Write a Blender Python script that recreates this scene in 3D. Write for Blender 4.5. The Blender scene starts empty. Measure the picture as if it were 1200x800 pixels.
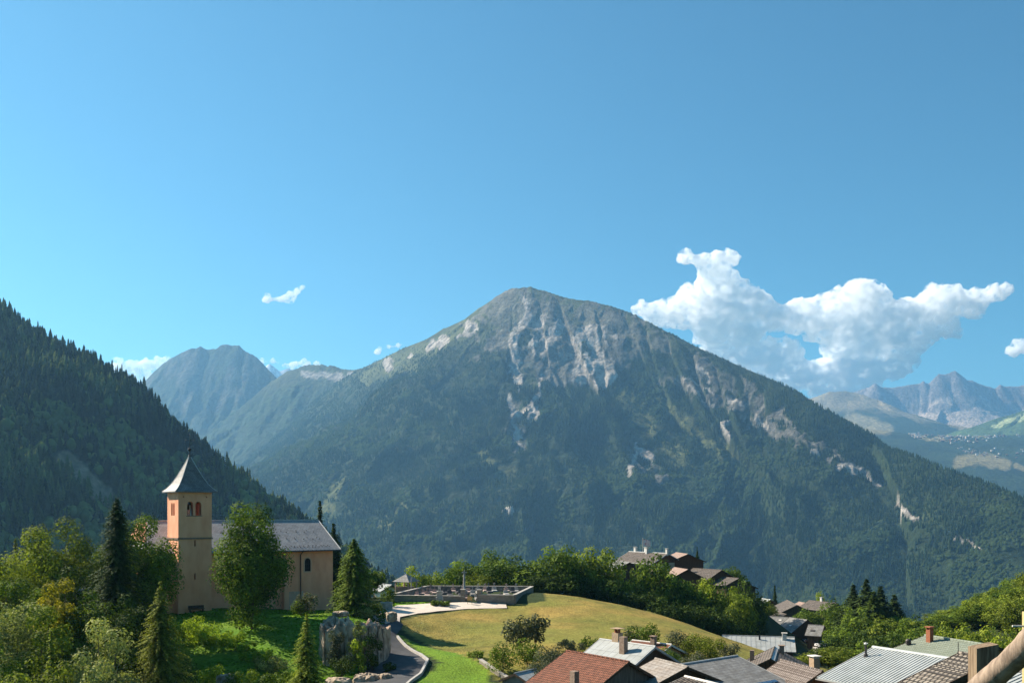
import bpy, math, random
import numpy as np
from mathutils import Vector, Matrix
R = math.radians
F = 1150.0; CX = 600.0; HY = 600.0          # focal length and horizon of a 1200 x 800 frame
# ------------------------------------------------------------------ camera, sky, sun, exposure
scn = bpy.context.scene
COL = scn.collection
cam_d = bpy.data.cameras.new('camera'); cam = bpy.data.objects.new('camera', cam_d); COL.objects.link(cam)
cam.location = (0, 0, 0); cam.rotation_euler = (R(90), 0, 0)
cam_d.sensor_width = 36; cam_d.lens = 36*F/1200; cam_d.shift_y = 200/1200
cam_d.clip_start = 0.1; cam_d.clip_end = 60000
scn.camera = cam
SUN_AZ, SUN_EL = R(-62), R(37)              # azimuth from +Y, positive towards +X
world = bpy.data.worlds.new('World'); scn.world = world; world.use_nodes = True
wn = world.node_tree.nodes; wl = world.node_tree.links
sky = wn.new('ShaderNodeTexSky'); sky.sky_type = 'NISHITA'; sky.sun_disc = False
sky.sun_elevation = SUN_EL; sky.sun_rotation = SUN_AZ; sky.altitude = 1200
sky.air_density = 1.15; sky.dust_density = 0.6; sky.ozone_density = 1.6
skt = wn.new('ShaderNodeMixRGB'); skt.blend_type = 'MULTIPLY'; skt.inputs[0].default_value = 1; skt.inputs[2].default_value = (.35, .83, .93, 1)
wl.new(sky.outputs[0], skt.inputs[1]); wl.new(skt.outputs[0], wn['Background'].inputs[0]); wn['Background'].inputs[1].default_value = 0.051
sun_d = bpy.data.lights.new('sun', 'SUN'); sun_d.energy = 5.0; sun_d.angle = R(0.5); sun_d.color = (1, .88, .72)
sun = bpy.data.objects.new('sun', sun_d); COL.objects.link(sun)
SV = Vector((math.sin(SUN_AZ)*math.cos(SUN_EL), math.cos(SUN_AZ)*math.cos(SUN_EL), math.sin(SUN_EL)))
sun.rotation_euler = SV.to_track_quat('Z', 'Y').to_euler()
vs = scn.view_settings; vs.view_transform = 'Standard'; vs.look = 'None'; vs.gamma = 1; vs.exposure = 1.26
scn.cycles.use_denoising = True; scn.cycles.max_bounces = 20; scn.cycles.diffuse_bounces = 3; scn.cycles.glossy_bounces = 2
scn.cycles.transmission_bounces = 3; scn.cycles.volume_bounces = 18; scn.cycles.transparent_max_bounces = 8
scn.cycles.volume_max_steps = 256
HAZE_DENSITY = 4.7e-5

def P(px, py, d): return Vector(((px-CX)/F*d, d, (HY-py)/F*d))

# ------------------------------------------------------------------ noise
def _hash(ix, iy, seed):
    h = (ix.astype(np.int64)*374761393 + iy.astype(np.int64)*668265263 + seed*144269) & 0xffffffff
    h = ((h ^ (h >> 13))*1274126177) & 0xffffffff
    return ((h ^ (h >> 16)) & 0xffff)/65535.0
def vnoise(x, y, seed=0):
    x = np.asarray(x, float); y = np.asarray(y, float)
    ix = np.floor(x); iy = np.floor(y); fx = x-ix; fy = y-iy
    fx = fx*fx*fx*(fx*(fx*6-15)+10); fy = fy*fy*fy*(fy*(fy*6-15)+10)
    a = _hash(ix, iy, seed); b = _hash(ix+1, iy, seed); c = _hash(ix, iy+1, seed); d = _hash(ix+1, iy+1, seed)
    return (a*(1-fx)+b*fx)*(1-fy)+(c*(1-fx)+d*fx)*fy
def fbm(x, y, octv=4, seed=0):
    s = 0; a = 1; t = 0
    for o in range(octv):
        s = s+a*vnoise(x*2**o+o*17.3, y*2**o+o*9.1, seed+o); t += a; a *= .5
    return s/t
def ridged(x, y, octv=4, seed=0):
    s = 0; a = 1; t = 0
    for o in range(octv):
        s = s+a*(1-np.abs(2*vnoise(x*2**o+o*7.7, y*2**o+o*3.1, seed+o)-1)); t += a; a *= .5
    return s/t
def sstep(a, b, x):
    t = np.clip((x-a)/(b-a), 0, 1); return t*t*(3-2*t)

# ------------------------------------------------------------------ materials
MATS = {}
def _new(name):
    m = bpy.data.materials.new(name); m.use_nodes = True
    MATS[name] = m
    return m, m.node_tree.nodes, m.node_tree.links, m.node_tree.nodes['Principled BSDF']
def mat(name, c1, c2=None, scale=4.0, rough=.85, bump=.3, bscale=None, metal=0.0, stretch=(1, 1, 1), lo=.35, hi=.65, bdist=.02, spec=.25, detail=6):
    if name in MATS: return MATS[name]
    m, n, l, b = _new(name)
    c2 = c2 or tuple(v*.6 for v in c1)
    tc = n.new('ShaderNodeTexCoord'); mp = n.new('ShaderNodeMapping'); mp.inputs['Scale'].default_value = stretch
    l.new(tc.outputs['Object'], mp.inputs[0])
    t = n.new('ShaderNodeTexNoise'); t.inputs['Scale'].default_value = scale; t.inputs['Detail'].default_value = detail; t.inputs['Roughness'].default_value = .62
    l.new(mp.outputs[0], t.inputs['Vector'])
    r = n.new('ShaderNodeValToRGB'); r.color_ramp.elements[0].position = lo; r.color_ramp.elements[1].position = hi
    r.color_ramp.elements[0].color = (*c2, 1); r.color_ramp.elements[1].color = (*c1, 1)
    l.new(t.outputs['Fac'], r.inputs[0]); l.new(r.outputs[0], b.inputs['Base Color'])
    b.inputs['Roughness'].default_value = rough; b.inputs['Metallic'].default_value = metal
    b.inputs['Specular IOR Level'].default_value = spec
    if bump:
        t2 = n.new('ShaderNodeTexNoise'); t2.inputs['Scale'].default_value = bscale or scale*4; t2.inputs['Detail'].default_value = 5
        l.new(mp.outputs[0], t2.inputs['Vector'])
        bp = n.new('ShaderNodeBump'); bp.inputs['Strength'].default_value = bump; bp.inputs['Distance'].default_value = bdist
        l.new(t2.outputs['Fac'], bp.inputs['Height']); l.new(bp.outputs[0], b.inputs['Normal'])
    return m
def tilemat(name, c1, c2, mortar, w=.3, h=.3, rough=.8, var=(.25, .2, .15), off=.5, gap=.02, bump=.6, stain=.5, spec=.2, smooth=0.0, sscale=.6):
    """rows of slates, tiles or stones laid in metres over the UVs of a face"""
    if name in MATS: return MATS[name]
    m, n, l, b = _new(name)
    uv = n.new('ShaderNodeUVMap'); uv.uv_map = 'UVMap'
    br = n.new('ShaderNodeTexBrick'); br.inputs['Scale'].default_value = 1
    br.inputs['Brick Width'].default_value = w; br.inputs['Row Height'].default_value = h
    br.inputs['Mortar Size'].default_value = gap; br.inputs['Mortar Smooth'].default_value = smooth; br.offset = off
    br.inputs['Color1'].default_value = (*c1, 1); br.inputs['Color2'].default_value = (*c2, 1); br.inputs['Mortar'].default_value = (*mortar, 1)
    br.inputs['Bias'].default_value = -.1
    l.new(uv.outputs[0], br.inputs['Vector'])
    t = n.new('ShaderNodeTexNoise'); t.inputs['Scale'].default_value = sscale; t.inputs['Detail'].default_value = 8; t.inputs['Roughness'].default_value = .7
    l.new(uv.outputs[0], t.inputs['Vector'])
    rr = n.new('ShaderNodeValToRGB'); rr.color_ramp.elements[0].position = .38; rr.color_ramp.elements[1].position = .66
    rr.color_ramp.elements[0].color = (*var, 1); rr.color_ramp.elements[1].color = (1, 1, 1, 1)
    l.new(t.outputs['Fac'], rr.inputs[0])
    mx = n.new('ShaderNodeMixRGB'); mx.blend_type = 'MULTIPLY'; mx.inputs[0].default_value = stain
    l.new(br.outputs['Color'], mx.inputs[1]); l.new(rr.outputs[0], mx.inputs[2]); l.new(mx.outputs[0], b.inputs['Base Color'])
    b.inputs['Roughness'].default_value = rough; b.inputs['Specular IOR Level'].default_value = spec
    if bump:
        ad = n.new('ShaderNodeMath'); ad.operation = 'MULTIPLY_ADD'; ad.inputs[1].default_value = -1; 
        l.new(br.outputs['Fac'], ad.inputs[0]); l.new(t.outputs['Fac'], ad.inputs[2])
        bp = n.new('ShaderNodeBump'); bp.inputs['Strength'].default_value = bump; bp.inputs['Distance'].default_value = .03
        l.new(ad.outputs[0], bp.inputs['Height']); l.new(bp.outputs[0], b.inputs['Normal'])
    return m
def leafmat(name, dark, light, trans=.35, tcol=None, spec=.08):
    if name in MATS: return MATS[name]
    m, n, l, b = _new(name)
    at = n.new('ShaderNodeAttribute'); at.attribute_name = 'tint'
    r = n.new('ShaderNodeValToRGB'); r.color_ramp.elements[0].color = (*dark, 1); r.color_ramp.elements[1].color = (*light, 1)
    l.new(at.outputs['Fac'], r.inputs[0]); l.new(r.outputs[0], b.inputs['Base Color'])
    b.inputs['Roughness'].default_value = .75; b.inputs['Specular IOR Level'].default_value = spec
    tr = n.new('ShaderNodeBsdfTranslucent'); g = n.new('ShaderNodeMixRGB'); g.blend_type = 'MULTIPLY'; g.inputs[0].default_value = 1
    g.inputs[2].default_value = (*(tcol or (1.6, 1.7, .7)), 1)
    l.new(r.outputs[0], g.inputs[1]); l.new(g.outputs[0], tr.inputs[0])
    ms = n.new('ShaderNodeMixShader'); ms.inputs[0].default_value = trans
    l.new(b.outputs[0], ms.inputs[1]); l.new(tr.outputs[0], ms.inputs[2]); l.new(ms.outputs[0], n['Material Output'].inputs[0])
    return m
def vcolmat(name, nscale=.5, var=.5, bump=.0, bdist=1.0, bscale=1.0, rough=.95, spec=.1):
    if name in MATS: return MATS[name]
    m, n, l, b = _new(name)
    at = n.new('ShaderNodeAttribute'); at.attribute_name = 'Col'
    tc = n.new('ShaderNodeTexCoord'); t = n.new('ShaderNodeTexNoise'); t.inputs['Scale'].default_value = nscale
    t.inputs['Detail'].default_value = 9; t.inputs['Roughness'].default_value = .7
    l.new(tc.outputs['Object'], t.inputs['Vector'])
    mr = n.new('ShaderNodeMapRange'); mr.inputs[1].default_value = .3; mr.inputs[2].default_value = .7; mr.inputs[3].default_value = 1-var; mr.inputs[4].default_value = 1+var
    l.new(t.outputs['Fac'], mr.inputs[0])
    mx = n.new('ShaderNodeVectorMath'); mx.operation = 'SCALE'; l.new(at.outputs['Color'], mx.inputs[0]); l.new(mr.outputs[0], mx.inputs['Scale'])
    l.new(mx.outputs[0], b.inputs['Base Color']); b.inputs['Roughness'].default_value = rough; b.inputs['Specular IOR Level'].default_value = spec
    if bump:
        t2 = n.new('ShaderNodeTexNoise'); t2.inputs['Scale'].default_value = bscale; t2.inputs['Detail'].default_value = 9; t2.inputs['Roughness'].default_value = .65
        l.new(tc.outputs['Object'], t2.inputs['Vector'])
        bp = n.new('ShaderNodeBump'); bp.inputs['Strength'].default_value = bump; bp.inputs['Distance'].default_value = bdist
        l.new(t2.outputs['Fac'], bp.inputs['Height']); l.new(bp.outputs[0], b.inputs['Normal'])
    return m

# ------------------------------------------------------------------ object helpers
def tag(o, label=None, cat=None, group=None, kind=None):
    if label: o['label'] = label
    if cat: o['category'] = cat
    if group: o['group'] = group
    if kind: o['kind'] = kind
    return o
def empty(name, loc, rz, label, cat, group=None):
    o = bpy.data.objects.new(name, None); COL.objects.link(o); o.location = loc; o.rotation_euler = (0, 0, rz)
    o.empty_display_size = .3
    return tag(o, label, cat, group)
def link_mesh(name, me, m, parent=None, loc=None):
    if m is not None: me.materials.append(m)
    o = bpy.data.objects.new(name, me); COL.objects.link(o)
    if parent: o.parent = parent
    if loc is not None: o.location = loc
    return o
def np_mesh(name, V, faces, attrs=None, cols=None, smooth=False):
    """faces: (n,k) array, k 3 or 4"""
    me = bpy.data.meshes.new(name); V = np.asarray(V, np.float32); Fa = np.asarray(faces, np.int32)
    k = Fa.shape[1]; n = len(Fa)
    me.vertices.add(len(V)); me.vertices.foreach_set('co', V.ravel())
    me.loops.add(n*k); me.loops.foreach_set('vertex_index', Fa.ravel())
    me.polygons.add(n); me.polygons.foreach_set('loop_start', np.arange(0, n*k, k, dtype=np.int32))
    me.polygons.foreach_set('loop_total', np.full(n, k, np.int32))
    if smooth: me.polygons.foreach_set('use_smooth', np.ones(n, bool))
    me.update(calc_edges=True)
    if attrs is not None:
        a = me.attributes.new('tint', 'FLOAT', 'FACE'); a.data.foreach_set('value', np.asarray(attrs, np.float32))
    if cols is not None:
        a = me.color_attributes.new('Col', 'FLOAT_COLOR', 'POINT')
        c = np.ones((len(V), 4), np.float32); c[:, :3] = cols; a.data.foreach_set('color', c.ravel())
    return me
class MB:
    def __init__(s): s.v = []; s.f = []; s.uv = []
    def face(s, pts, uv=None):
        i = len(s.v); s.v += [tuple(p) for p in pts]; s.f.append(tuple(range(i, i+len(pts))))
        if uv is None:
            p = [Vector(q) for q in pts]; nrm = (p[1]-p[0]).cross(p[2]-p[0])
            nrm = nrm.normalized() if nrm.length > 1e-9 else Vector((0, 0, 1))
            if abs(nrm.z) > .9: uv = [(q.x, q.y) for q in p]
            else:
                h = Vector((-nrm.y, nrm.x, 0)).normalized(); up = nrm.cross(h)
                uv = [(q.dot(h), q.dot(up)) for q in p]
        s.uv.append(uv)
    def box(s, c, d, rz=0, tilt=None):
        c = Vector(c); hx, hy, hz = d[0]/2, d[1]/2, d[2]/2
        M = Matrix.Rotation(rz, 3, 'Z')
        if tilt is not None: M = tilt
        q = [c+M @ Vector((a*hx, b*hy, e*hz)) for e in (-1, 1) for b in (-1, 1) for a in (-1, 1)]
        for f in ((0, 2, 3, 1), (4, 5, 7, 6), (0, 1, 5, 4), (1, 3, 7, 5), (3, 2, 6, 7), (2, 0, 4, 6)): s.face([q[i] for i in f])
    def prism(s, poly, z0, z1):
        """poly: xy list counter-clockwise"""
        n = len(poly)
        s.face([(x, y, z1) for x, y in poly]); s.face([(x, y, z0) for x, y in reversed(poly)])
        for i in range(n):
            a = poly[i]; b = poly[(i+1) % n]
            s.face([(a[0], a[1], z0), (b[0], b[1], z0), (b[0], b[1], z1), (a[0], a[1], z1)])
    def slab(s, quad, th):
        """quad of 4 points, extruded down by th along its normal"""
        q = [Vector(p) for p in quad]; n = (q[1]-q[0]).cross(q[2]-q[0]).normalized()
        if n.z < 0: q.reverse(); n = -n
        b = [p-n*th for p in q]
        s.face(q); s.face(list(reversed(b)))
        k = len(q)
        for i in range(k): j = (i+1) % k; s.face([q[i], b[i], b[j], q[j]])
    def tube(s, pts, rad, sides=8, cap=True):
        pts = [Vector(p) for p in pts]; rad = rad if hasattr(rad, '__len__') else [rad]*len(pts)
        base = len(s.v); rings = []
        for i, p in enumerate(pts):
            t = (pts[min(i+1, len(pts)-1)]-pts[max(i-1, 0)]).normalized()
            a = t.orthogonal() if abs(t.z) < .99 else Vector((1, 0, 0))
            if abs(t.z) < .99: a = t.cross(Vector((0, 0, 1))).normalized()
            a = (a-t*a.dot(t)).normalized(); b = t.cross(a)
            rings.append([p+(a*math.cos(2*math.pi*k/sides)+b*math.sin(2*math.pi*k/sides))*rad[i] for k in range(sides)])
        L = 0
        for i in range(len(rings)-1):
            dl = (pts[i+1]-pts[i]).length
            for k in range(sides):
                j = (k+1) % sides; w = 2*math.pi*rad[i]/sides
                s.face([rings[i][k], rings[i][j], rings[i+1][j], rings[i+1][k]], [(k*w, L), ((k+1)*w, L), ((k+1)*w, L+dl), (k*w, L+dl)])
            L += dl
        if cap: s.face(rings[-1]); s.face(list(reversed(rings[0])))
    def lathe(s, prof, sides=12, c=(0, 0)):
        for i in range(len(prof)-1):
            (r0, z0), (r1, z1) = prof[i], prof[i+1]
            for k in range(sides):
                a = 2*math.pi*k/sides; b = 2*math.pi*(k+1)/sides
                q = [(c[0]+r0*math.cos(a), c[1]+r0*math.sin(a), z0), (c[0]+r0*math.cos(b), c[1]+r0*math.sin(b), z0),
                     (c[0]+r1*math.cos(b), c[1]+r1*math.sin(b), z1), (c[0]+r1*math.cos(a), c[1]+r1*math.sin(a), z1)]
                if r0 < 1e-6: q = [q[0], q[2], q[3]]
                elif r1 < 1e-6: q = q[:3]
                s.face(q)
    def build(s, name, m, parent=None, smooth=False, merge=False):
        me = bpy.data.meshes.new(name); me.from_pydata(s.v, [], s.f)
        ul = me.uv_layers.new(name='UVMap'); flat = [c for f in s.uv for u in f for c in u]
        ul.data.foreach_set('uv', flat)
        if merge or smooth:
            import bmesh
            bm = bmesh.new(); bm.from_mesh(me); bmesh.ops.remove_doubles(bm, verts=bm.verts, dist=1e-4); bm.to_mesh(me); bm.free()
        if smooth:
            for p in me.polygons: p.use_smooth = True
        me.update()
        return link_mesh(name, me, m, parent)

# ------------------------------------------------------------------ near terrain: thin-plate surface through surveyed points
def W(px, py, d): v = P(px, py, d); return (v.x, v.y, v.z)
CTRL = [(0,-60,4),(-80,-40,-5),(120,-40,15),(0,0,-1.7),(6,0,-1.6),(-10,0,-3.5),(0,20,-8.2),(20,20,-7.6),(-25,20,-11),(0,50,-17),(25,50,-15),(45,50,-14),(-30,50,-22),
 (-60,60,-30),(0,85,-21),(15,90,-21),(28,90,-21.5),(40,75,-19),(60,80,-18),(0,104,-20.5),(-12,100,-19.8),
 (-31,108,-19.2),(-45,112,-20.5),(-62,112,-25),(-64,135,-21),(-45,134,-14.2),(-40,136,-14.1),(-55,150,-15),(-36,140,-14.3),(-30,152,-15.1),(-30,132,-14.4),(-23,134,-14.5),(-19,132,-15.0),
 (-38,125,-15.8),(-30,124,-15.4),(-25,116,-17.6),
 (-21,114,-19.0),(-16,120,-18.4),(-18,160,-15),(-8,160,-15.0),(0,161,-15),(3,182,-15),(-16,182,-15),(-20,150,-15),(-24,160,-15),
 W(465,726,140),W(470,735,138),W(463,748,131),W(500,775,118),W(482,800,108),W(530,765,125),W(600,780,118),W(600,740,138),W(520,722,149),W(600,713,158),W(650,706,162),
 (7.3,169,-14.3),W(700,703,172),W(780,722,168),W(845,745,160),W(700,750,132),W(780,760,130),W(845,775,128),W(560,790,116),
 (7,196,-17.5),(20,195,-21.5),(35,190,-25.5),(46,175,-27.5),(52,150,-25),(45,128,-22.5),(50,190,-31),(35,250,-19.5),(25,240,-20.5),(52,260,-20),(64,262,-24),(20,220,-23),(45,215,-28),(72,270,-31),
 (0,230,-24),(-30,230,-27),(0,300,-50),(60,320,-42),(90,300,-38),(78,250,-36),(92,220,-36),(110,262,-34),(100,180,-31),(70,120,-25),(80,100,-22),
 (125,240,-23),(104,240,-30),(165,240,-12),(150,190,-22),(125,190,-27),(200,260,-6),(200,190,-6),(160,120,-6),(110,60,-2),(200,100,5),
 (-90,200,-55),(-100,130,-42),(-40,205,-25),(-62,180,-25),(-45,260,-45),(-110,80,-45),(-100,30,-35),(0,420,-110),(120,420,-80),(240,400,-45),(-150,400,-140),(-160,200,-95),(-160,60,-70)]
_C = np.array(CTRL, float)
def _tps(r2): return np.where(r2 > 1e-9, .5*r2*np.log(np.maximum(r2, 1e-9)), 0)
_n = len(_C); _xy = _C[:, :2]/100
_A = np.zeros((_n+3, _n+3)); _d2 = ((_xy[:, None]-_xy[None])**2).sum(-1)
_A[:_n, :_n] = _tps(_d2)+np.eye(_n)*2e-4; _A[:_n, _n] = 1; _A[:_n, _n+1:] = _xy; _A[_n, :_n] = 1; _A[_n+1:, :_n] = _xy.T
_w = np.linalg.solve(_A, np.concatenate([_C[:, 2], [0, 0, 0]]))
def Hn(x, y):
    x = np.atleast_1d(np.asarray(x, float)); y = np.atleast_1d(np.asarray(y, float)); sh = x.shape
    xf = x.ravel()/100; yf = y.ravel()/100; out = np.empty(len(xf))
    cx = np.clip(xf, -3, 3.2); cy = np.clip(yf, -1, 4.6)
    for a in range(0, len(xf), 20000):
        s_ = slice(a, a+20000)
        d2 = (cx[s_, None]-_xy[None, :, 0])**2+(cy[s_, None]-_xy[None, :, 1])**2
        out[s_] = _tps(d2) @ _w[:_n]+_w[_n]+_w[_n+1]*cx[s_]+_w[_n+2]*cy[s_]
    out = out.reshape(sh)
    xx = x; yy = y
    out = np.where((yy > 6) & (yy < 80), np.minimum(out, -1.9-.19*yy+0*xx), out)
    r = np.hypot(xx, yy-150)
    f = sstep(260, 620, r)
    far = -450+60*fbm(xx/900, yy/900, 3, 5)
    return out*(1-f)+far*f
def H1(x, y): return float(Hn([x], [y])[0])
def hit(px, py, d0=40, d1=420):
    d = np.linspace(d0, d1, 800); x = (px-CX)/F*d; z = (HY-py)/F*d; h = Hn(x, d)
    k = np.argmax(z <= h+.001); return Vector((x[k], d[k], h[k]))

def in_poly(px, py, poly):
    c = np.zeros(px.shape, bool); n = len(poly); j = n-1
    for i in range(n):
        xi, yi = poly[i]; xj, yj = poly[j]
        with np.errstate(divide='ignore', invalid='ignore'):
            c ^= ((yi > py) != (yj > py)) & (px < (xj-xi)*(py-yi)/(yj-yi+1e-12)+xi)
        j = i
    return c
def to_px(X, Y, Z):
    Yc = np.maximum(Y, 1.0); return CX+F*X/Yc, HY-F*Z/Yc

def gaxis(a, b, step, lo, hi, g=1.12):
    mid = list(np.arange(a, b+step/2, step)); s_ = step; v = a; left = []
    while v > lo: s_ *= g; v -= s_; left.append(v)
    s_ = step; v = mid[-1]; right = []
    while v < hi: s_ *= g; v += s_; right.append(v)
    return np.array(left[::-1]+mid+right)
xs = gaxis(-85, 75, .7, -12000, 14000); ys = gaxis(84, 215, .7, -400, 17500, 1.09)
GX, GY = np.meshgrid(xs, ys); GZ = Hn(GX, GY)
GZ = GZ+(fbm(GX/3, GY/3, 3, 2)-.5)*.25*np.exp(-((GY-140)/90)**2)
# plan outlines of the different ground covers (metres)
MEADOW = [W(*q)[:2] for q in [(463,733,139),(500,722,149),(525,716,153),(565,709,158),(640,702,163)]]+[(5,186),(14,182),(24,174),(40,163),(47,150),(44,122),(20,110),(1,108),(-3,117),(-6.5,124),(-12,132)]
GREEN = [(-15.5,134),(-7.5,126),(-3,118),(-1.5,104),(-12,100),(-10,112),(-8.6,118.5)]
LAWN = [(-60,112),(-58,140),(-46,139),(-20,155),(-21,161),(-14,166),(-13.5,162),(-19,150),(-17,140),(-15,130),(-14,100),(-40,95)]
mead = in_poly(GX, GY, MEADOW); grn = in_poly(GX, GY, GREEN); lwn = in_poly(GX, GY, LAWN)
n1 = fbm(GX/6, GY/6, 4, 11)[..., None]; n2 = fbm(GX/1.2, GY/2.5, 3, 12)[..., None]; n3 = fbm(GX/22, GY/9, 3, 13)[..., None]
n1 = sstep(.25, .75, .5*n1+.5*fbm(GX/14+.3*GY/14, GY/3.5, 4, 19)[..., None]); dry = (np.array([.32,.225,.062])*(1-n1)+np.array([.18,.17,.04])*n1)*(.7+.6*n2)
dry = dry*(1-.5*sstep(.45, .7, n3))+np.array([.19,.21,.045])*.5*sstep(.45, .7, n3); wd = sstep(.56, .70, fbm(GX/2.2+GY/9, GY/.9, 4, 14)*.75+.25*fbm(GX/9, GY/9, 3, 15)+.10*sstep(135, 118, GY))[..., None]; dry = dry*(1-.45*wd)+np.array([.09,.10,.03])*.45*wd
green = np.array([.10,.215,.018])*(.7+.6*n2)*(1-n1*.6)+np.array([.19,.27,.03])*n1*.6
forest = np.array([.035,.05,.018])*(.6+.8*n2)
GC = np.broadcast_to(forest, GX.shape+(3,)).copy()
GC[lwn] = np.broadcast_to(green, GC.shape)[lwn]; GC[mead] = np.broadcast_to(dry, GC.shape)[mead]; GC[grn] = np.broadcast_to(green, GC.shape)[grn]
nr, nc = GX.shape
def grid_faces(nr, nc):
    i = np.arange(nr*nc).reshape(nr, nc)
    return np.stack([i[:-1, :-1], i[:-1, 1:], i[1:, 1:], i[1:, :-1]], -1).reshape(-1, 4)
me = np_mesh('ground', np.stack([GX, GY, GZ], -1).reshape(-1, 3), grid_faces(nr, nc), cols=GC.reshape(-1, 3), smooth=True)
tag(link_mesh('ground', me, vcolmat('ground_cover', 2.4, .42, .9, .3, 3.5)), kind='structure')

# ------------------------------------------------------------------ mountains
def cone(X, Y, ridge, slope):
    """greatest of the heights that fall off a crest line; returns height, distance, along-crest coordinate"""
    pts = [P(*q) for q in ridge]; best = np.full(X.shape, -9e9); bd = np.zeros(X.shape); bu = np.zeros(X.shape); L = 0
    for a, b in zip(pts[:-1], pts[1:]):
        dx, dy = b.x-a.x, b.y-a.y; l2 = dx*dx+dy*dy; t = np.clip(((X-a.x)*dx+(Y-a.y)*dy)/l2, 0, 1)
        D = np.hypot(X-a.x-t*dx, Y-a.y-t*dy); z = a.z+t*(b.z-a.z)-(slope(D) if callable(slope) else slope*D)
        m = z > best; best = np.where(m, z, best); bd = np.where(m, D, bd); bu = np.where(m, L+t*math.sqrt(l2), bu); L += math.sqrt(l2)
    return best, bd, bu
def smax(a, b, k): return .5*(a+b+np.sqrt((a-b)**2+k*k))
def stroke(px, py, segs, warp=6, seed=0):
    """soft mask around polylines [(x0,y0),(x1,y1)...],width"""
    wx = px+(fbm(px/9, py/9, 4, seed)-.5)*2*warp; wy = py+(fbm(px/9+50, py/9, 4, seed+9)-.5)*2*warp
    m = np.zeros(px.shape)
    for pl, w in segs:
        for a, b in zip(pl[:-1], pl[1:]):
            dx, dy = b[0]-a[0], b[1]-a[1]; l2 = dx*dx+dy*dy+1e-9
            t = np.clip(((wx-a[0])*dx+(wy-a[1])*dy)/l2, 0, 1)
            m = np.maximum(m, 1-np.hypot(wx-a[0]-t*dx, wy-a[1]-t*dy)/w)
    return m
def hgrid(px0, px1, dpx, d0, d1, nd, fn):
    px = np.arange(px0, px1, dpx); d = np.linspace(d0, d1, nd); PXg, D = np.meshgrid(px, d); X = (PXg-CX)/F*D
    return X, D, *fn(X, D)
FOREST = np.array([.022,.036,.014]); ROCK = np.array([.40,.36,.315]); ALP = np.array([.085,.095,.036]); TAN = np.array([.3,.26,.12])

MAIN = [(395,448,6900),(420,434,6600),(445,422,6400),(470,410,6200),(500,399,6000),(520,388,5900),(545,376,5700),(562,364,5600),(580,351,5500),(592,342,5450),(604,340,5420),(622,340,5400),(642,344,5370),(662,351,5330),
        (690,356,5300),(715,361,5250),(740,370,5200),(765,383,5100),(790,397,5000),(820,411,4900),(850,424,4800),(880,437,4700),(905,449,4600),(930,461,4500),(950,474,4400),(975,493,4300),(1000,512,4150),(1030,526,4000),(1060,537,3850),(1100,551,3650),(1150,568,3400),(1200,588,3200),(1300,630,2900),(1420,690,2700)]
SPURS = [([(562,364,5600),(545,440,4900),(505,500,4400),(470,580,3800),(450,660,3100)], .9),
         ([(520,388,5900),(450,470,5300),(400,540,4700),(370,600,4200),(352,640,3900)], .85),
         ([(690,356,5300),(715,430,4700),(700,520,4050),(660,590,3550),(640,670,2950)], .9),
         ([(622,337,5400),(632,400,5050),(622,450,4750)], 1.1),
         ([(790,397,5000),(845,480,4250),(850,560,3700),(830,650,3050)], .85),
         ([(905,449,4600),(960,540,3850),(1000,610,3350),(1010,690,2800)], .8),
         ([(1060,537,3850),(1110,600,3250),(1130,680,2700)], .75),
         ([(740,370,5200),(775,440,4650),(760,520,4050),(740,600,3500)], .95)]
ROCKS = [([(617,372),(601,400),(604,430),(607,450)], 7), ([(616,350),(618,364)], 4), ([(640,372),(625,395),(630,415)], 6), ([(655,382),(645,398),(639,415)], 7), ([(690,385),(672,402)], 8), ([(660,415),(680,412)], 5), ([(677,440),(700,420),(712,438),(705,447)], 11), ([(684,400),(680,425)], 3), ([(692,398),(690,418)], 3), ([(700,380),(697,410)], 3), ([(708,384),(713,410)], 3),
         ([(618,372),(630,382),(636,396)], 5), ([(634,440),(628,470),(606,485)], 4), ([(597,468),(605,495),(606,520)], 3.2), ([(628,480),(622,490)], 5), ([(549,384),(554,381)], 4), ([(515,403),(521,399)], 6), ([(453,434),(456,426)], 6), ([(478,418),(480,414)], 4),
         ([(748,520),(744,535),(736,555)], 3.5), ([(752,528),(764,540)], 4.5), ([(592,599),(597,598)], 3.5),
         ([(985,545),(1015,556),(1028,570)], 4.2), ([(1050,594),(1075,608)], 3.6), ([(1120,630),(1145,640)], 2.5), ([(950,528),(957,530)], 3), ([(885,488),(897,498)], 3), ([(800,440),(840,462)], 2), ([(790,442),(812,458),(835,478)], 2), ([(850,464),(868,476)], 3), ([(720,388),(722,396)], 4), ([(820,430),(835,448)], 2.5),([(538,395),(552,388)],4),([(500,408),(512,402)],4),([(848,495),(852,506)],3)]
_mp = [P(*q) for q in MAIN[:24]]; MOFF = sum(math.hypot(b.x-a.x, b.y-a.y) for a, b in zip(_mp[:-1], _mp[1:]))
BROAD = [([(600,365),(650,380),(700,390),(730,400)], 42), ([(620,420),(690,430)], 34), ([(740,375),(790,410),(850,450),(905,480)], 15), ([(780,440),(860,475),(930,515)], 9), ([(545,380),(590,356)], 6), ([(560,410),(590,400)], 14), ([(600,470),(610,520)], 12), ([(880,470),(960,520),(1010,555)], 5), ([(740,530),(775,560)], 12)]
GRASSY = [([(580,352),(640,350),(700,366)], 10), ([(440,428),(520,398),(570,365)], 9), ([(658,370),(690,376)], 10), ([(430,440),(480,425)], 12), ([(448,615),(470,596)], 9), ([(730,460),(760,500),(800,540)], 14), ([(770,470),(860,540)], 10), ([(560,530),(600,560)], 12), ([(400,560),(380,600)], 8)]
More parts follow.
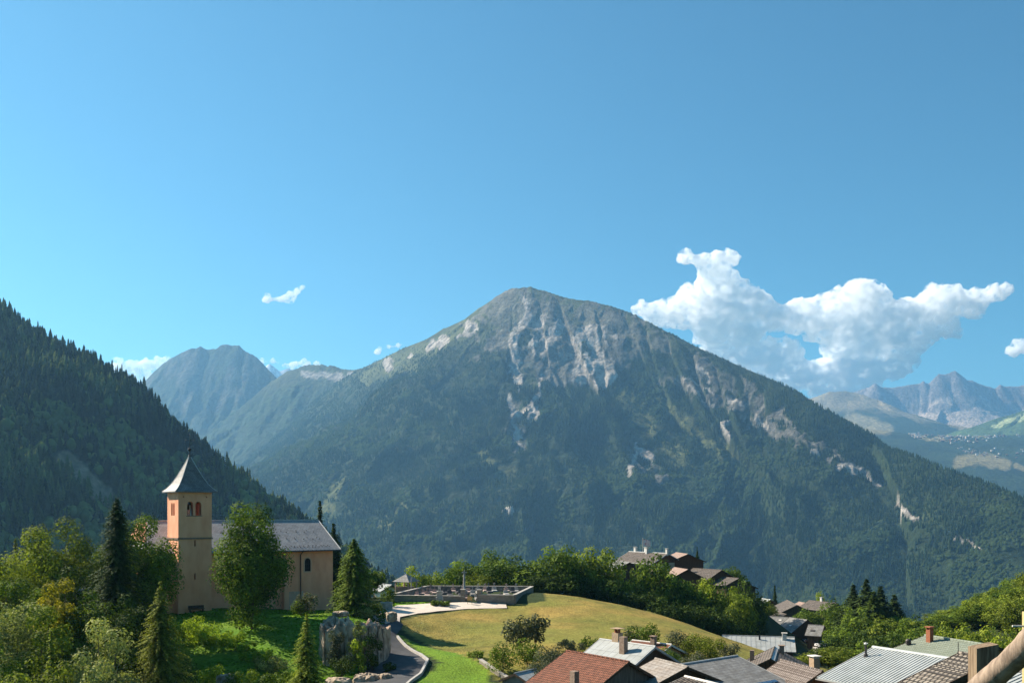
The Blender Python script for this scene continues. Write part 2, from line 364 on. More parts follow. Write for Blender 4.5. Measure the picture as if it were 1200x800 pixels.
def main_fn(X, D):
    h, d, u = cone(X, D, MAIN[:25], lambda q: .78*q-.00007*q*np.minimum(q, 2000))
    h2, d2, u2 = cone(X, D, MAIN[23:], lambda q: .56*q-.00005*q*np.minimum(q, 1500)); w_ = 1/(1+np.exp(-np.clip((h2-h)/45, -30, 30))); h = np.maximum(h, h2); d = d*(1-w_)+d2*w_; u = u*(1-w_)+(u2+MOFF)*w_
    for i, (sp, sl) in enumerate(SPURS):
        h2, d2, u2 = cone(X, D, sp, sl); h = smax(h, h2-50, 60)
    env = sstep(0, 900, d)
    wx = (fbm(X/500, D/500, 3, 3)-.5)*500
    g = ridged((u+wx)/420, d/1500+7, 4, 21); g2 = ridged((X+wx)/230, D/520, 4, 31)
    h = h-60-np.minimum(0, 0)+0*h
    h = h+60-env*200*(1-g)-env*105*(1-g2)-(6+30*sstep(0, 400, d))*(fbm(X/70, D/70, 4, 8)-.2)
    px, py = to_px(X, D, h)
    rk = stroke(px, py, ROCKS, 7, 41); gr = stroke(px, py, GRASSY, 12, 51)
    broad = np.clip(stroke(px, py, BROAD, 14, 43), 0, 1)
    uu = u+(fbm(X/260, D/260, 3, 44)-.5)*260
    stk = .55*ridged(uu/85, d/520, 4, 45)+.45*fbm(uu/30, d/140, 4, 46)      # streaks down the fall line
    rr = sstep(.05, .22, rk); br = sstep(.62, .80, stk*.85+.28*sstep(0, .5, broad))*sstep(.02, .2, broad)
    cr = ridged(uu/60, d/190, 5, 61)
    h = h+np.maximum(rr, .6*br)*34*(cr-.6)
    nz = fbm(X/160, D/160, 5, 70)[..., None]; n5 = fbm(uu/16, d/45, 4, 71)[..., None]; n6 = fbm(X/45, D/45, 5, 74)[..., None]
    alt = sstep(650, 1050, h+350*(nz[..., 0]-.5))[..., None]
    c = FOREST*(.55+.9*nz); c = c*(1-.8*alt)+ALP*(.3+1.2*n6)*.8*alt
    ga = sstep(.1, .6, gr+.6*(nz[..., 0]-.5))[..., None]; c = c*(1-ga)+ALP*(.6+.8*nz)*ga
    b3 = (br*.6)[..., None]; c = c*(1-b3)+ROCK*np.array([.50, .50, .52])*(.35+1.1*n5)*b3
    r3 = (rr*sstep(.30, .50, n5[..., 0]+.25*rk))[..., None]
    c = c*(1-r3)+ROCK*(.3+1.0*n5)*r3
    rk = np.maximum(rk, br*.5)
    return h, c, rk, gr
Xm, Dm, Zm, Cm, RKm, GRm = hgrid(160, 1420, 1.15, 1700, 7300, 620, main_fn)
me = np_mesh('mountain', np.stack([Xm, Dm, Zm], -1).reshape(-1, 3), grid_faces(*Xm.shape), cols=Cm.reshape(-1, 3), smooth=True)
tag(link_mesh('mountain', me, vcolmat('mountain_cover', .045, .6, 1, 16, .06)), kind='structure')

LEFT = [(-420,180,1750),(-250,262,1650),(-120,312,1500),(0,361,1400),(22,378,1390),(45,395,1385),(90,413,1380),(126,431,1370),(148,443,1365),(175,464,1360),(202,497,1350),(225,514,1340),(247,532,1330),(270,550,1320),(292,565,1310),(315,583,1300),(355,609,1280),(400,643,1250),(440,672,1220),(480,700,1200),(560,750,1150)]
_lc = np.array([tuple(P(*q)) for q in LEFT])
def left_fn(X, D):
    zc = np.interp(X, _lc[:, 0], _lc[:, 2]); yc = np.interp(X, _lc[:, 0], _lc[:, 1]); f = yc-D
    d = np.abs(f); h = zc-np.where(f > 0, .43*f, -.55*f)+0*D; u = X*1.25
    env = sstep(0, 250, d)
    h = h-6-env*34*(1-ridged(u/150+f/900, d/500, 3, 81))-3*(fbm(X/25, D/25, 3, 82)-.5)
    h = h-5*fbm(X/40, D*0, 3, 83)*(1-env)+3
    px, py = to_px(X, D, h)
    sc = stroke(px, py, [([(72,538),(95,550),(125,585)], 14), ([(95,560),(118,580)], 8)], 7, 83)
    nz = fbm(X/18, D/18, 4, 84)[..., None]; s_ = sstep(.15, .4, sc)[..., None]
    c = FOREST*(.5+.9*nz)*(1-s_)+np.array([.20,.16,.11])*(.5+nz)*s_
    return h, c, sc
Xl, Dl, Zl, Cl, SCl = hgrid(-430, 640, 2.5, 480, 1900, 300, left_fn)
me = np_mesh('wooded_hill', np.stack([Xl, Dl, Zl], -1).reshape(-1, 3), grid_faces(*Xl.shape), cols=Cl.reshape(-1, 3), smooth=True)
tag(link_mesh('hill', me, vcolmat('hill_cover', .1, .5, 1, 3, .15)), kind='structure')

BLUE = [(60,520,8800),(140,480,8700),(170,460,8600),(181,446,8550),(192,428,8530),(202,421,8500),(210,417,8500),(218,412,8500),(225,409,8500),(230,409,8500),(235,406,8500),(239,409,8500),(243,411,8500),(250,410,8500),(256,411,8500),(259,406,8500),(266,405,8500),(273,406,8500),(280,405,8480),(285,411,8450),(292,414,8420),(300,418,8400),(305,425,8350),(310,429,8330),(322,441,8250),(335,455,8200),(350,475,8050),(370,500,7900)]
def blue_fn(X, D):
    h, d, u = cone(X, D, BLUE, lambda q: 1.05*q-.00018*q*np.minimum(q, 1500))
    for sp, sl in [([(262,407,8500),(285,450,8150),(330,510,7400),(360,580,6600),(380,640,6000)], .8), ([(213,416,8500),(225,480,8000),(240,560,7200),(260,620,6500)], .9), ([(182,450,8550),(190,540,7900),(200,620,7200)], .9)]:
        h2, d2, u2 = cone(X, D, sp, sl); h = smax(h, h2-70, 80)
    env = sstep(0, 700, d)
    h = h-env*260*(1-ridged(u/360+d/2500, d/900, 5, 91))-(16+env*50)*(ridged(X/130, D/200, 5, 92)-.62)-(env*100)*(1-ridged(X/150, D/400, 4, 95))
    nz = fbm(X/220, D/220, 5, 93)[..., None]; nk = sstep(.55, .7, fbm(X/120, D/300, 4, 94))[..., None]
    c = FOREST*1.2*(.4+1.2*nz)*(1-.6*nk)+ROCK*.28*.6*nk
    return h, c
X, D, Z, C = hgrid(40, 560, 1.6, 5600, 9200, 220, blue_fn)
me = np_mesh('blue_mountain', np.stack([X, D, Z], -1).reshape(-1, 3), grid_faces(*X.shape), cols=C.reshape(-1, 3), smooth=True)
tag(link_mesh('mountain', me, vcolmat('far_cover', .03, .7, 1, 40, .03)), kind='structure')

MID = [(300,470,7900),(322,446,7700),(335,436,7600),(350,432,7500),(365,428,7450),(378,428,7400),(392,430,7350),(404,434,7300),(420,433,7200),(440,432,7100),(470,440,7000),(520,450,6900)]
def mid_fn(X, D):
    h, d, u = cone(X, D, MID, lambda q: .8*q-.0001*q*np.minimum(q, 1500))
    for sp, sl in [([(350,432,7500),(338,480,6900),(305,525,6300),(285,575,5700),(290,640,5000)], .7), ([(404,434,7300),(385,500,6400),(345,560,5600),(330,620,5000)], .7)]:
        h2, d2, u2 = cone(X, D, sp, sl); h = smax(h, h2-50, 60)
    env = sstep(0, 600, d)
    h = h-env*190*(1-ridged(u/330+d/2200, d/800, 5, 101))-(30+env*25)*(ridged(X/120, D/200, 5, 102)-.62)-(env*50)*(1-ridged(X/140, D/400, 4, 105))
    px, py = to_px(X, D, h)
    nz = fbm(X/180, D/180, 5, 103)[..., None]
    a = sstep(470, 435, py+30*(nz[..., 0]-.5))[..., None]
    c = FOREST*1.3*(.5+nz)*(1-a)+ALP*.9*(.4+nz)*a
    k = sstep(.2, .5, stroke(px, py, [([(355,437),(410,440)], 5), ([(402,470),(404,488)], 6), ([(402,540),(404,560)], 5)], 6, 104))[..., None]
    return h, c*(1-k)+ROCK*.8*k
X, D, Z, C = hgrid(230, 560, 1.6, 4400, 8000, 200, mid_fn)
me = np_mesh('mid_mountain', np.stack([X, D, Z], -1).reshape(-1, 3), grid_faces(*X.shape), cols=C.reshape(-1, 3), smooth=True)
tag(link_mesh('mountain', me, MATS['far_cover']), kind='structure')

def peak_fn(X, D):
    h, d, u = cone(X, D, [(285,448,14000),(303,437,14000),(310,431,14000),(316,425,14000),(322,430,14000),(328,434,14000),(333,432,14000),(338,430,14000),(345,438,14000),(370,450,14000)], .9)
    h = h-(10+60*sstep(0, 500, d))*(fbm(X/120, D/120, 4, 111)-.2)
    nz = sstep(.45, .6, fbm(X/90, D/160, 4, 112))[..., None]
    return h, np.array([.25,.24,.25])*(1-nz)+np.array([.7,.7,.72])*nz
X, D, Z, C = hgrid(270, 400, 1.2, 12800, 14500, 60, peak_fn)
me = np_mesh('snowy_peak', np.stack([X, D, Z], -1).reshape(-1, 3), grid_faces(*X.shape), cols=C.reshape(-1, 3), smooth=True)
tag(link_mesh('mountain', me, MATS['far_cover']), kind='structure')

CRAG = [(900,470,14500),(945,466,14400),(1000,458,14200),(1018,453,14100),(1026,447,14000),(1032,452,14000),(1045,453,14000),(1058,451,14000),(1070,449,14000),(1078,448,14000),(1082,445,14000),(1086,448,14000),(1094,447,14000),(1100,437,14000),(1106,438,14000),(1111,437,14000),(1119,433,14000),(1126,438,14000),(1133,444,14000),(1139,444,14000),(1145,447,14000),(1155,451,14000),(1166,454,14000),(1172,449,14000),(1176,451,14000),(1190,452,14000),(1200,450,14000),(1230,455,14000),(1300,445,14000),(1380,450,14000)]
SHOULDER = [(870,470,12400),(930,470,12200),(950,466,12100),(972,458,12000),(990,457,12000),(1010,461,11900),(1030,468,11700),(1055,477,11500),(1080,488,11300),(1110,496,11100),(1150,502,10900)]
RIDGE_R = [(1120,504,10300),(1140,499,10200),(1165,490,10200),(1190,483,10200),(1220,474,10200),(1300,455,10300),(1400,450,10400)]
PLAT = [(900,512,9300),(960,508,9200),(1000,500,9100),(1030,503,9050),(1060,508,9000),(1100,510,9000),(1150,510,9000),(1200,509,9000),(1300,505,9000),(1420,500,9000)]
def far_fn(X, D):
    h1, d1, u1 = cone(X, D, CRAG, lambda q: np.where(q < 550, 1.0*q, 550+.42*(q-550)))
    e = sstep(0, 500, d1); cr = ridged(u1/330, d1/900, 5, 121)
    h1 = h1-(20+e*170)*(1-cr)*.9-(10+40*e)*(fbm(X/110, D/110, 4, 122)-.3)
    h2, d2, u2 = cone(X, D, SHOULDER, .42); h2 = h2-sstep(0, 500, d2)*90*(1-ridged(u2/500, d2/900, 4, 123))-8
    h3, d3, u3 = cone(X, D, RIDGE_R, .40); h3 = h3-sstep(0, 500, d3)*60*(1-ridged(u3/400, d3/900, 4, 124))-8
    h4, d4, u4 = cone(X, D, PLAT, lambda q: .19*q+.00003*q*q); h4 = h4-sstep(200, 1200, d4)*90*(1-ridged(u4/600, d4/1400, 4, 125))-3
    hh = np.stack([h1, h2, h3, h4]); k = hh.argmax(0); h = hh.max(0)-8*(fbm(X/60, D/60, 3, 126)-.5)
    px, py = to_px(X, D, h); nz = fbm(X/200, D/200, 5, 127)[..., None]; nf = fbm(X/70, D/110, 5, 128)[..., None]
    gry = np.array([.17,.15,.145]); pale = np.array([.38,.31,.25])
    t = sstep(.25, .75, d1/900+.9*(nf[..., 0]-.5))[..., None]
    c1 = gry*(.5+nf)*(1-t)+pale*(.7+.6*nf)*t
    g1 = sstep(1700, 2300, d1+900*(nz[..., 0]-.5))[..., None]; c1 = c1*(1-g1)+np.array([.15,.17,.09])*g1
    c2 = np.array([.24,.2,.12])*(.5+nz); f2 = sstep(500, 900, d2+500*(nz[..., 0]-.5))[..., None]; c2 = c2*(1-f2)+FOREST*1.3*f2
    c3 = np.array([.07,.11,.035])*(.5+nz); run = sstep(.3, .6, stroke(px, py, [([(1165,500),(1200,487),(1230,470)], 5)], 4, 129))[..., None]; c3 = c3*(1-run)+np.array([.35,.4,.2])*run
    f4 = sstep(.1, .5, stroke(px, py, [([(985,503),(1040,500)], 12), ([(1125,541),(1150,536),(1178,545)], 10), ([(1080,513),(1110,515)], 4), ([(1140,508),(1160,508)], 3), ([(1190,545),(1205,548)], 4)], 4, 130))[..., None]
    c4 = FOREST*1.25*(.4+1.1*nz)*(1-f4)+np.array([.25,.21,.10])*f4
    f5 = sstep(.1, .5, stroke(px, py, [([(1000,494),(1035,505)], 16)], 4, 131))[..., None]; c2 = c2*(1-f5)+np.array([.27,.23,.12])*f5
    C = np.where((k == 0)[..., None], c1, np.where((k == 1)[..., None], c2, np.where((k == 2)[..., None], c3, c4)))
    return h, C
def far_h(x, y):
    h, c = far_fn(np.array([[x]], float), np.array([[y]], float)); return float(h[0, 0])
X, D, Z, C = hgrid(860, 1420, 1.4, 5200, 14900, 420, far_fn)
me = np_mesh('far_range', np.stack([X, D, Z], -1).reshape(-1, 3), grid_faces(*X.shape), cols=C.reshape(-1, 3), smooth=True)
tag(link_mesh('mountain', me, MATS['far_cover']), kind='structure')

# ------------------------------------------------------------------ forests on the slopes (uncountable)
def cone_tree(tiers, sides, rng):
    V = []; T = []
    for t in range(tiers):
        z0 = .08+.86*t/tiers; z1 = min(1.0, z0+.92/tiers*1.55) if t < tiers-1 else 1.0; r = .5*(1-z0)**.85+.03
        b = len(V)
        for k in range(sides):
            a = 2*math.pi*(k+.5*(t % 2))/sides; q = r*rng.uniform(.75, 1.15)
            V.append((q*math.cos(a), q*math.sin(a), z0+rng.uniform(-.02, .02)))
        V.append((0, 0, z1)); 
        for k in range(sides): T.append((b+k, b+(k+1) % sides, b+sides))
    return np.array(V), np.array(T)
def blob_tree(rng, sides=6):
    V = []; T = []; prof = [(.15, .12), (.44, .35), (.5, .62), (.3, .88)]
    for r, z in prof:
        for k in range(sides):
            a = 2*math.pi*k/sides; q = r*rng.uniform(.8, 1.2); V.append((q*math.cos(a), q*math.sin(a), z*rng.uniform(.93, 1.07)))
    V.append((0, 0, 1)); n = len(prof)
    for i in range(n-1):
        for k in range(sides):
            a = i*sides+k; b = i*sides+(k+1) % sides; T += [(a, b, b+sides), (a, b+sides, a+sides)]
    for k in range(sides): T.append(((n-1)*sides+k, (n-1)*sides+(k+1) % sides, n*sides))
    return np.array(V), np.array(T)
def scatter(tmpl, x, y, z, h, w, rng, tint):
    V, T = tmpl; n = len(x); a = rng.uniform(0, 2*np.pi, n); c = np.cos(a)[:, None]; s_ = np.sin(a)[:, None]
    vx = (V[None, :, 0]*c-V[None, :, 1]*s_)*w[:, None]+x[:, None]; vy = (V[None, :, 0]*s_+V[None, :, 1]*c)*w[:, None]+y[:, None]
    vz = V[None, :, 2]*h[:, None]+z[:, None]
    VV = np.stack([vx, vy, vz], -1).reshape(-1, 3); TT = (T[None]+(np.arange(n)*len(V))[:, None, None]).reshape(-1, 3)
    return VV, TT, np.repeat(tint, len(T))
def forest_mesh(name, groups, m):
    Vs = []; Ts = []; As = []; o = 0
    for V, T, A in groups: Vs.append(V); Ts.append(T+o); As.append(A); o += len(V)
    return link_mesh(name, np_mesh(name, np.concatenate(Vs), np.concatenate(Ts), attrs=np.concatenate(As)), m)
def sample_field(X, D, Z, n, rng, *extra):
    """n points drawn evenly by plan area over a heightfield grid"""
    r = rng.integers(0, X.shape[0]-1, n*2); c = rng.integers(0, X.shape[1]-1, n*2); keep = rng.uniform(0, 1, n*2) < D[r, c]/D.max()*1.0
    r = r[keep][:n]; c = c[keep][:n]; u = rng.uniform(0, 1, len(r)); v = rng.uniform(0, 1, len(r))
    def bl(A): return A[r, c]*(1-u)*(1-v)+A[r, c+1]*u*(1-v)+A[r+1, c]*(1-u)*v+A[r+1, c+1]*u*v
    return [bl(A) for A in (X, D, Z)+extra]
rng = np.random.default_rng(5)
needle_far = leafmat('needles_of_the_slope', (.009,.019,.009), (.036,.055,.02), .05, spec=0)
x, y, z, rk, gr = sample_field(Xm, Dm, Zm, 230000, rng, RKm, GRm)
keep = (rk < .12+.1*rng.uniform(-1, 1, len(x))) & (z < 900+350*(fbm(x/250, y/250, 4, 75)-.5)+150*rng.uniform(-1, 1, len(x))) & ((gr < .25) | (rng.uniform(0, 1, len(x)) < .3)) & (z > -430)
keep &= fbm(x/90, y/90, 3, 76) > .3
x, y, z = x[keep], y[keep], z[keep]; nT = len(x)
hgt = (13+12*fbm(x/120, y/120, 3, 77)+rng.uniform(-3, 3, nT))*np.where(z > 600, .7, 1); tint = np.clip(fbm(x/130, y/130, 4, 78)*1.3-.35+rng.normal(0, .16, nT), 0, 1)
dec = (fbm(x/200, y/200, 3, 79)+rng.normal(0, .07, nT)) > .56
g1 = scatter(cone_tree(2, 4, random.Random(1)), x[~dec], y[~dec], z[~dec]-1, hgt[~dec], hgt[~dec]*.42, rng, tint[~dec])
g2 = scatter(cone_tree(1, 6, random.Random(2)), x[dec], y[dec], z[dec]-1, hgt[dec]*.62, hgt[dec]*.85, rng, np.clip(tint[dec]+.35, 0, 1))
tag(forest_mesh('forest', [g1, g2], needle_far), 'dense dark green forest covering the flanks of the great central mountain', 'forest', kind='stuff')
x, y, z, sc = sample_field(Xl, Dl, Zl, 52000, rng, SCl)
px, py = to_px(x, y, z); keep = (sc < .12) & (px > -330) & (z > -330)
x, y, z = x[keep], y[keep], z[keep]; nT = len(x)
hgt = (15+9*fbm(x/60, y/60, 3, 87))*rng.uniform(.6, 1.25, nT); low = np.clip((1150-y)/500, 0, 1); tint = np.clip(fbm(x/60, y/60, 4, 88)*1.5-.5+.35*low+rng.normal(0, .2, nT), 0, 1)
dec = (fbm(x/90, y/90, 3, 89)+rng.normal(0, .1, nT)+.22*low) > .70
near_c = cone_tree(6, 7, random.Random(3)); near_c2 = cone_tree(5, 7, random.Random(4))
h_ = rng.uniform(0, 1, nT) < .5
needle_mid = leafmat('needles_of_the_hill', (.008,.016,.008), (.12,.155,.045), .05, spec=0)
gs = [scatter(t_, x[m_], y[m_], z[m_]-1, hgt[m_], hgt[m_]*w_, rng, tint[m_]) for t_, m_, w_ in ((near_c, ~dec & h_, .40), (near_c2, ~dec & ~h_, .5))]
gs.append(scatter(blob_tree(random.Random(5)), x[dec], y[dec], z[dec]-1, hgt[dec]*.7, hgt[dec]*.6, rng, np.clip(tint[dec]+.55, 0, 1)))
tag(forest_mesh('forest', gs, needle_mid), 'dark conifer forest on the steep slope behind the church', 'forest', kind='stuff')
# trees one can tell apart along the skyline of that slope
crest = [P(*q) for q in LEFT]; sky_me = []
for k in range(4):
    V, T = cone_tree(8, 8, random.Random(20+k)); w_ = [.34, .4, .3, .46][k]; V = V*np.array([w_, w_, 1])
    m_ = np_mesh('crown', V, T, attrs=np.random.default_rng(k).uniform(0, .45, len(T))); m_.materials.append(needle_mid); sky_me.append(m_)
rs = random.Random(9)
for i in range(150):
    t = 2.2+(len(crest)-6)*rs.random(); a = int(t); q = crest[a].lerp(crest[a+1], t-a)
    o = bpy.data.objects.new('spruce_tree', sky_me[i % 4]); COL.objects.link(o)
    h = rs.uniform(12, 26); o.location = (q.x+rs.uniform(-6, 6), q.y+rs.uniform(-10, 4), q.z-9); o.scale = (h, h, h+3); o.rotation_euler = (0, 0, rs.uniform(0, 6))
    tag(o, 'dark spruce among those standing against the sky along the crest of the left slope', 'tree', 'spruces along the crest of the left slope')

# ------------------------------------------------------------------ near vegetation builders
def leaf_quads(p, nrm, size, rng, asp=.62):
    n = len(p); nrm = nrm/np.maximum(np.linalg.norm(nrm, axis=1, keepdims=True), 1e-6)
    a = np.cross(nrm, rng.normal(size=(n, 3))); a /= np.maximum(np.linalg.norm(a, axis=1, keepdims=True), 1e-6); b = np.cross(nrm, a)
    s = size[:, None]/2; V = np.stack([p-a*s, p-b*s*asp, p+a*s, p+b*s*asp], 1).reshape(-1, 3)
    return V, np.arange(4*n).reshape(n, 4)
LEAF = {}
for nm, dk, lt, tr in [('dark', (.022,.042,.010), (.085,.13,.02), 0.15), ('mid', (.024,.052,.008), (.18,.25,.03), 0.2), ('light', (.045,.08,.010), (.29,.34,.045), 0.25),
                       ('olive', (.04,.06,.012), (.23,.27,.035), 0.28), ('gold', (.10,.10,.012), (.42,.36,.035), 0.3), ('pale', (.08,.105,.035), (.38,.40,.14), 0.2),
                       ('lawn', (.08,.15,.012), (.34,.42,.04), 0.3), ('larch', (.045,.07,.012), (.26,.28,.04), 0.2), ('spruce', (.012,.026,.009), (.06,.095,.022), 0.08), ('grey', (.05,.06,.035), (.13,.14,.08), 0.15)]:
    LEAF[nm] = leafmat('leaves_'+nm, dk, lt, tr)
bark = mat('bark', (.13,.10,.07), (.06,.045,.03), 6, bump=.8, stretch=(1, 1, .3))
def blobby(seed, Hh, Rr, th, n, leaf, lobes=24, lump=.36, flat=1.0, top=0.0):
    """crown of leaves on overlapping boughs plus the bough centres"""
    rng = np.random.default_rng(seed); cz = th+(Hh-th)/2; hz = (Hh-th)/2
    c = []
    ph = rng.uniform(0, 6.28)
    for k in range(lobes):
        zq = 1-2*(k+.5)/lobes; rq = math.sqrt(1-zq*zq); a_ = ph+k*2.39996; q = np.array([rq*math.cos(a_), rq*math.sin(a_), zq])+rng.normal(size=3)*.13
        q *= rng.uniform(.60, .80) if k % 4 else rng.uniform(.2, .45)
        sh = 1-top*max(0, q[2])-.15*max(0, -q[2]); c.append((q[0]*Rr*sh, q[1]*Rr*sh, q[2]*hz*1.0+cz))
    c = np.array(c); lr = rng.uniform(.72, 1.2, len(c))*lump*min(Rr, hz*1.3); lr *= np.clip(1.15-.5*np.abs(c[:, 2]-cz)/hz*flat, .5, 1.2)
    k = rng.choice(len(c), n, p=lr**2/(lr**2).sum()); d = rng.normal(size=(n, 3)); d /= np.linalg.norm(d, axis=1, keepdims=True)
    rr = lr[k]*(rng.uniform(.25, 1.0, n)**.35)*(1+.28*(fbm(d[:, 0]*2.2+k*3.1, d[:, 1]*2.2+d[:, 2]*2.2, 3, seed)-.5)*2)
    p = c[k]+d*rr[:, None]*np.array([1, 1, .9]); stray = rng.uniform(size=n) < .03; p[stray] += d[stray]*rng.uniform(.0, .35, (stray.sum(), 1))*leaf*3
    nr = d+rng.normal(size=(n, 3))*.4+np.array([0, 0, .2])
    q_ = np.percentile(np.abs(p[:, :2]), 95, axis=0)/(.9*Rr); p[:, :2] /= q_; c[:, :2] /= q_
    zl, zh = np.percentile(p[:, 2], [.5, 99.6]); zf = (Hh-th)/(zh-zl); p[:, 2] = th+(p[:, 2]-zl)*zf; c[:, 2] = th+(c[:, 2]-zl)*zf
    V, Fq = leaf_quads(p, nr, leaf*rng.uniform(.6, 1.3, n), rng)
    tint = np.clip(.45+rng.normal(0, .2, n)+rng.normal(0, .22, len(c))[k], 0, 1)
    return V, Fq, tint, c
def trunk_mb(th, Hh, r, c, rnd, limbs=6):
    m = MB(); m.tube([(0, 0, -.8), (0, 0, .1), (.04*rnd.uniform(-1, 1), .05, th*.6), (rnd.uniform(-.2, .2), rnd.uniform(-.2, .2), th), (rnd.uniform(-.3, .3), 0, th+(Hh-th)*.6)], [r*1.4, r*1.15, r*.9, r*.75, r*.2], 8)
    if len(c):
        for k in range(min(limbs, len(c))):
            e = c[k]; z0 = min(th*.7+rnd.uniform(0, .3)*th, e[2]*.8); m.tube([(0, 0, z0), (e[0]*.5, e[1]*.5, z0*.5+e[2]*.5), tuple(e)], [r*.45, r*.3, r*.1], 6)
    return m
TREE_CACHE = {}
def put_tree(name, kind_fn, key, loc, rz, scale, label, cat, group, leafmt, parts=True):
    """a tree of its own: Empty with a trunk and a crown; meshes of one kind may be shared"""
    root = empty(name, loc, rz, label, cat, group); root.scale = scale
    if key not in TREE_CACHE: TREE_CACHE[key] = kind_fn()
    tr, cr = TREE_CACHE[key]
    for nm, src, mt in (('trunk', tr, bark), ('crown', cr, leafmt)):
        me = src if len(src.materials) == 0 or src.materials[0] == mt else src.copy()
        if len(me.materials) == 0: me.materials.append(mt)
        elif me.materials[0] != mt: me.materials[0] = mt
        o = bpy.data.objects.new(nm, me); COL.objects.link(o); o.parent = root
    return root
def mesh_of(mb):
    me = bpy.data.meshes.new('trunk'); me.from_pydata(mb.v, [], mb.f); me.update(); return me
def mk_decid(seed, Hh, Rr, th, n, leaf, lobes=16, lump=.42, r=.22, top=0.0):
    def f():
        V, Fq, t, c = blobby(seed, Hh, Rr, th, n, leaf, lobes, lump, 1.0, top)
        return mesh_of(trunk_mb(th, Hh, r, c, random.Random(seed))), np_mesh('crown', V, Fq, attrs=t)
    return f
def mk_spruce(seed, Hh, Rr, card=.42, dens=1.0, power=.9, droop=.35, start=.06, jag=.34, up=0.0):
    def f():
        rng = np.random.default_rng(seed); P_, N_, S_, T_ = [], [], [], []; z = start*Hh
        while z < Hh*.995:
            f_ = (z-start*Hh)/(Hh*(1-start)); R0 = Rr*1.28*(1-f_)**power+.05
            nb = max(4, int(2*math.pi*R0/.42*dens)); nb = min(nb, 26)
            for k in range(nb):
                a = rng.uniform(0, 2*math.pi); L = R0*rng.uniform(1-jag*1.6, 1+jag*.5); st = max(2, int(L/(card*.5)))
                zz = z+rng.uniform(-.15, .15); dr = droop*rng.uniform(.6, 1.4); tt = rng.uniform(.2, .8)
                for j in range(st):
                    q = (j+.6)/st; x = math.cos(a)*L*q; y = math.sin(a)*L*q; w = card*(1.25-.55*q)
                    for sd in (-1, 1):
                        sp = rng.uniform(0, .28)*w*1.6*sd
                        P_.append((x-math.sin(a)*sp, y+math.cos(a)*sp, zz-dr*L*q*q*.8+up*L*q+rng.uniform(-.08, .08)))
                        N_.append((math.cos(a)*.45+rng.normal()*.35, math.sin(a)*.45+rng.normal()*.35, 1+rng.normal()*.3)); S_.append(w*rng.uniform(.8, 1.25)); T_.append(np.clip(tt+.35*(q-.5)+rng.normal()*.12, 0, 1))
            z += .30*(1-.45*f_)*max(1, Hh/14)
        V, Fq = leaf_quads(np.array(P_), np.array(N_), np.array(S_), rng, .55)
        m = MB(); m.tube([(0, 0, -.8), (0, 0, 0), (0, 0, Hh*.5), (0, 0, Hh*.98)], [Hh*.018, Hh*.014, Hh*.008, .015], 8)
        return mesh_of(m), np_mesh('crown', V, Fq, attrs=np.array(T_))
    return f
def tree(sp, px, top, wpx, d, label, leaf='mid', group=None, seed=None, th=.22, detail=1.0, base=None, name=None, cat=None, shared=None, lump=.43, topn=0.0, lobes=None, power=.9):
    """a tree whose tip stands at image height `top` and whose crown is wpx wide, rooted on the terrain"""
    x = (px-CX)/F*d; zg = H1(x, d) if base is None else base; Hh = (HY-top)/F*d-zg; Rr = wpx/2*d/F*1.04
    Hh = max(Hh, 1.0); seed = seed if seed is not None else int(px*7+top)
    pitch = d/F   # metres per pixel
    if sp == 'd':
        lf = max(.26, pitch*3.1); area = 4*math.pi*Rr*Hh/2; n = int(min(26000, max(1200, 4.6*area/(lf*lf)))*detail)
        if shared:
            key = ('d', shared); fn = mk_decid(shared, 10, 4, 10*th, 6000, .46, 30, .36, .2)
            sc = (Rr/4, Rr/4, Hh/10)
        else: key = ('d', px, top, d); fn = mk_decid(seed, Hh, Rr, Hh*th, n, lf, int((lobes or 18)*1.5) if Hh > 5 else 14, lump, max(.06, Hh*.017), topn); sc = (1, 1, 1)
        nm, ct = name or 'deciduous_tree', cat or 'tree'
    elif sp == 's':
        if shared: key = ('s', shared); fn = mk_spruce(shared, 14, 3.2, .5, .8); sc = (Rr/3.2, Rr/3.2, Hh/14)
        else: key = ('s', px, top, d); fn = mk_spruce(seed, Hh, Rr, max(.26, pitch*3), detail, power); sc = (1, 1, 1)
        nm, ct = name or 'conifer_tree', cat or 'tree'
    else:
        lf = max(.16, pitch*2.2); area = 4*math.pi*Rr*max(Hh, Rr)/2; n = int(min(6000, max(500, 2.6*area/(lf*lf)))*detail)
        key = ('b', px, top, d); fn = mk_decid(seed, Hh, Rr, Hh*.08, n, lf, lobes or 9, .48, .05); sc = (1, 1, 1); nm, ct = name or 'shrub', cat or 'bush'
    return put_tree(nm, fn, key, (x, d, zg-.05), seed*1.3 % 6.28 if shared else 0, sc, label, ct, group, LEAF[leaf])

# ------------------------------------------------------------------ building materials
plaster = mat('pink_lime_plaster', (.92,.44,.255), (.78,.32,.18), .8, bump=.45, bscale=12, bdist=.03, lo=.28, hi=.62, rough=.9, stretch=(1, 1, .45), detail=10)
plaster_pale = mat('pale_worn_plaster', (.72,.47,.34), (.55,.34,.24), 1.5, bump=.4, bscale=10)
cream = mat('cream_wall', (.55,.45,.32), (.40,.31,.21), 1.2, bump=.3)
white_wall = mat('whitewashed_wall', (.72,.69,.64), (.5,.47,.42), 1.2, bump=.3)
stone = tilemat('rubble_stone', (.34,.31,.27), (.22,.20,.17), (.30,.27,.23), .42, .22, .95, bump=1.0, gap=.03, var=(.5,.45,.4))
stone_cap = mat('stone_coping', (.46,.42,.37), (.28,.26,.23), 2, bump=.5)
quoin = mat('brown_stone_trim', (.30,.20,.14), (.20,.13,.09), 5, bump=.5)
dark_gap = mat('dark_interior', (.02,.018,.015), (.012,.01,.01), 3, bump=0)
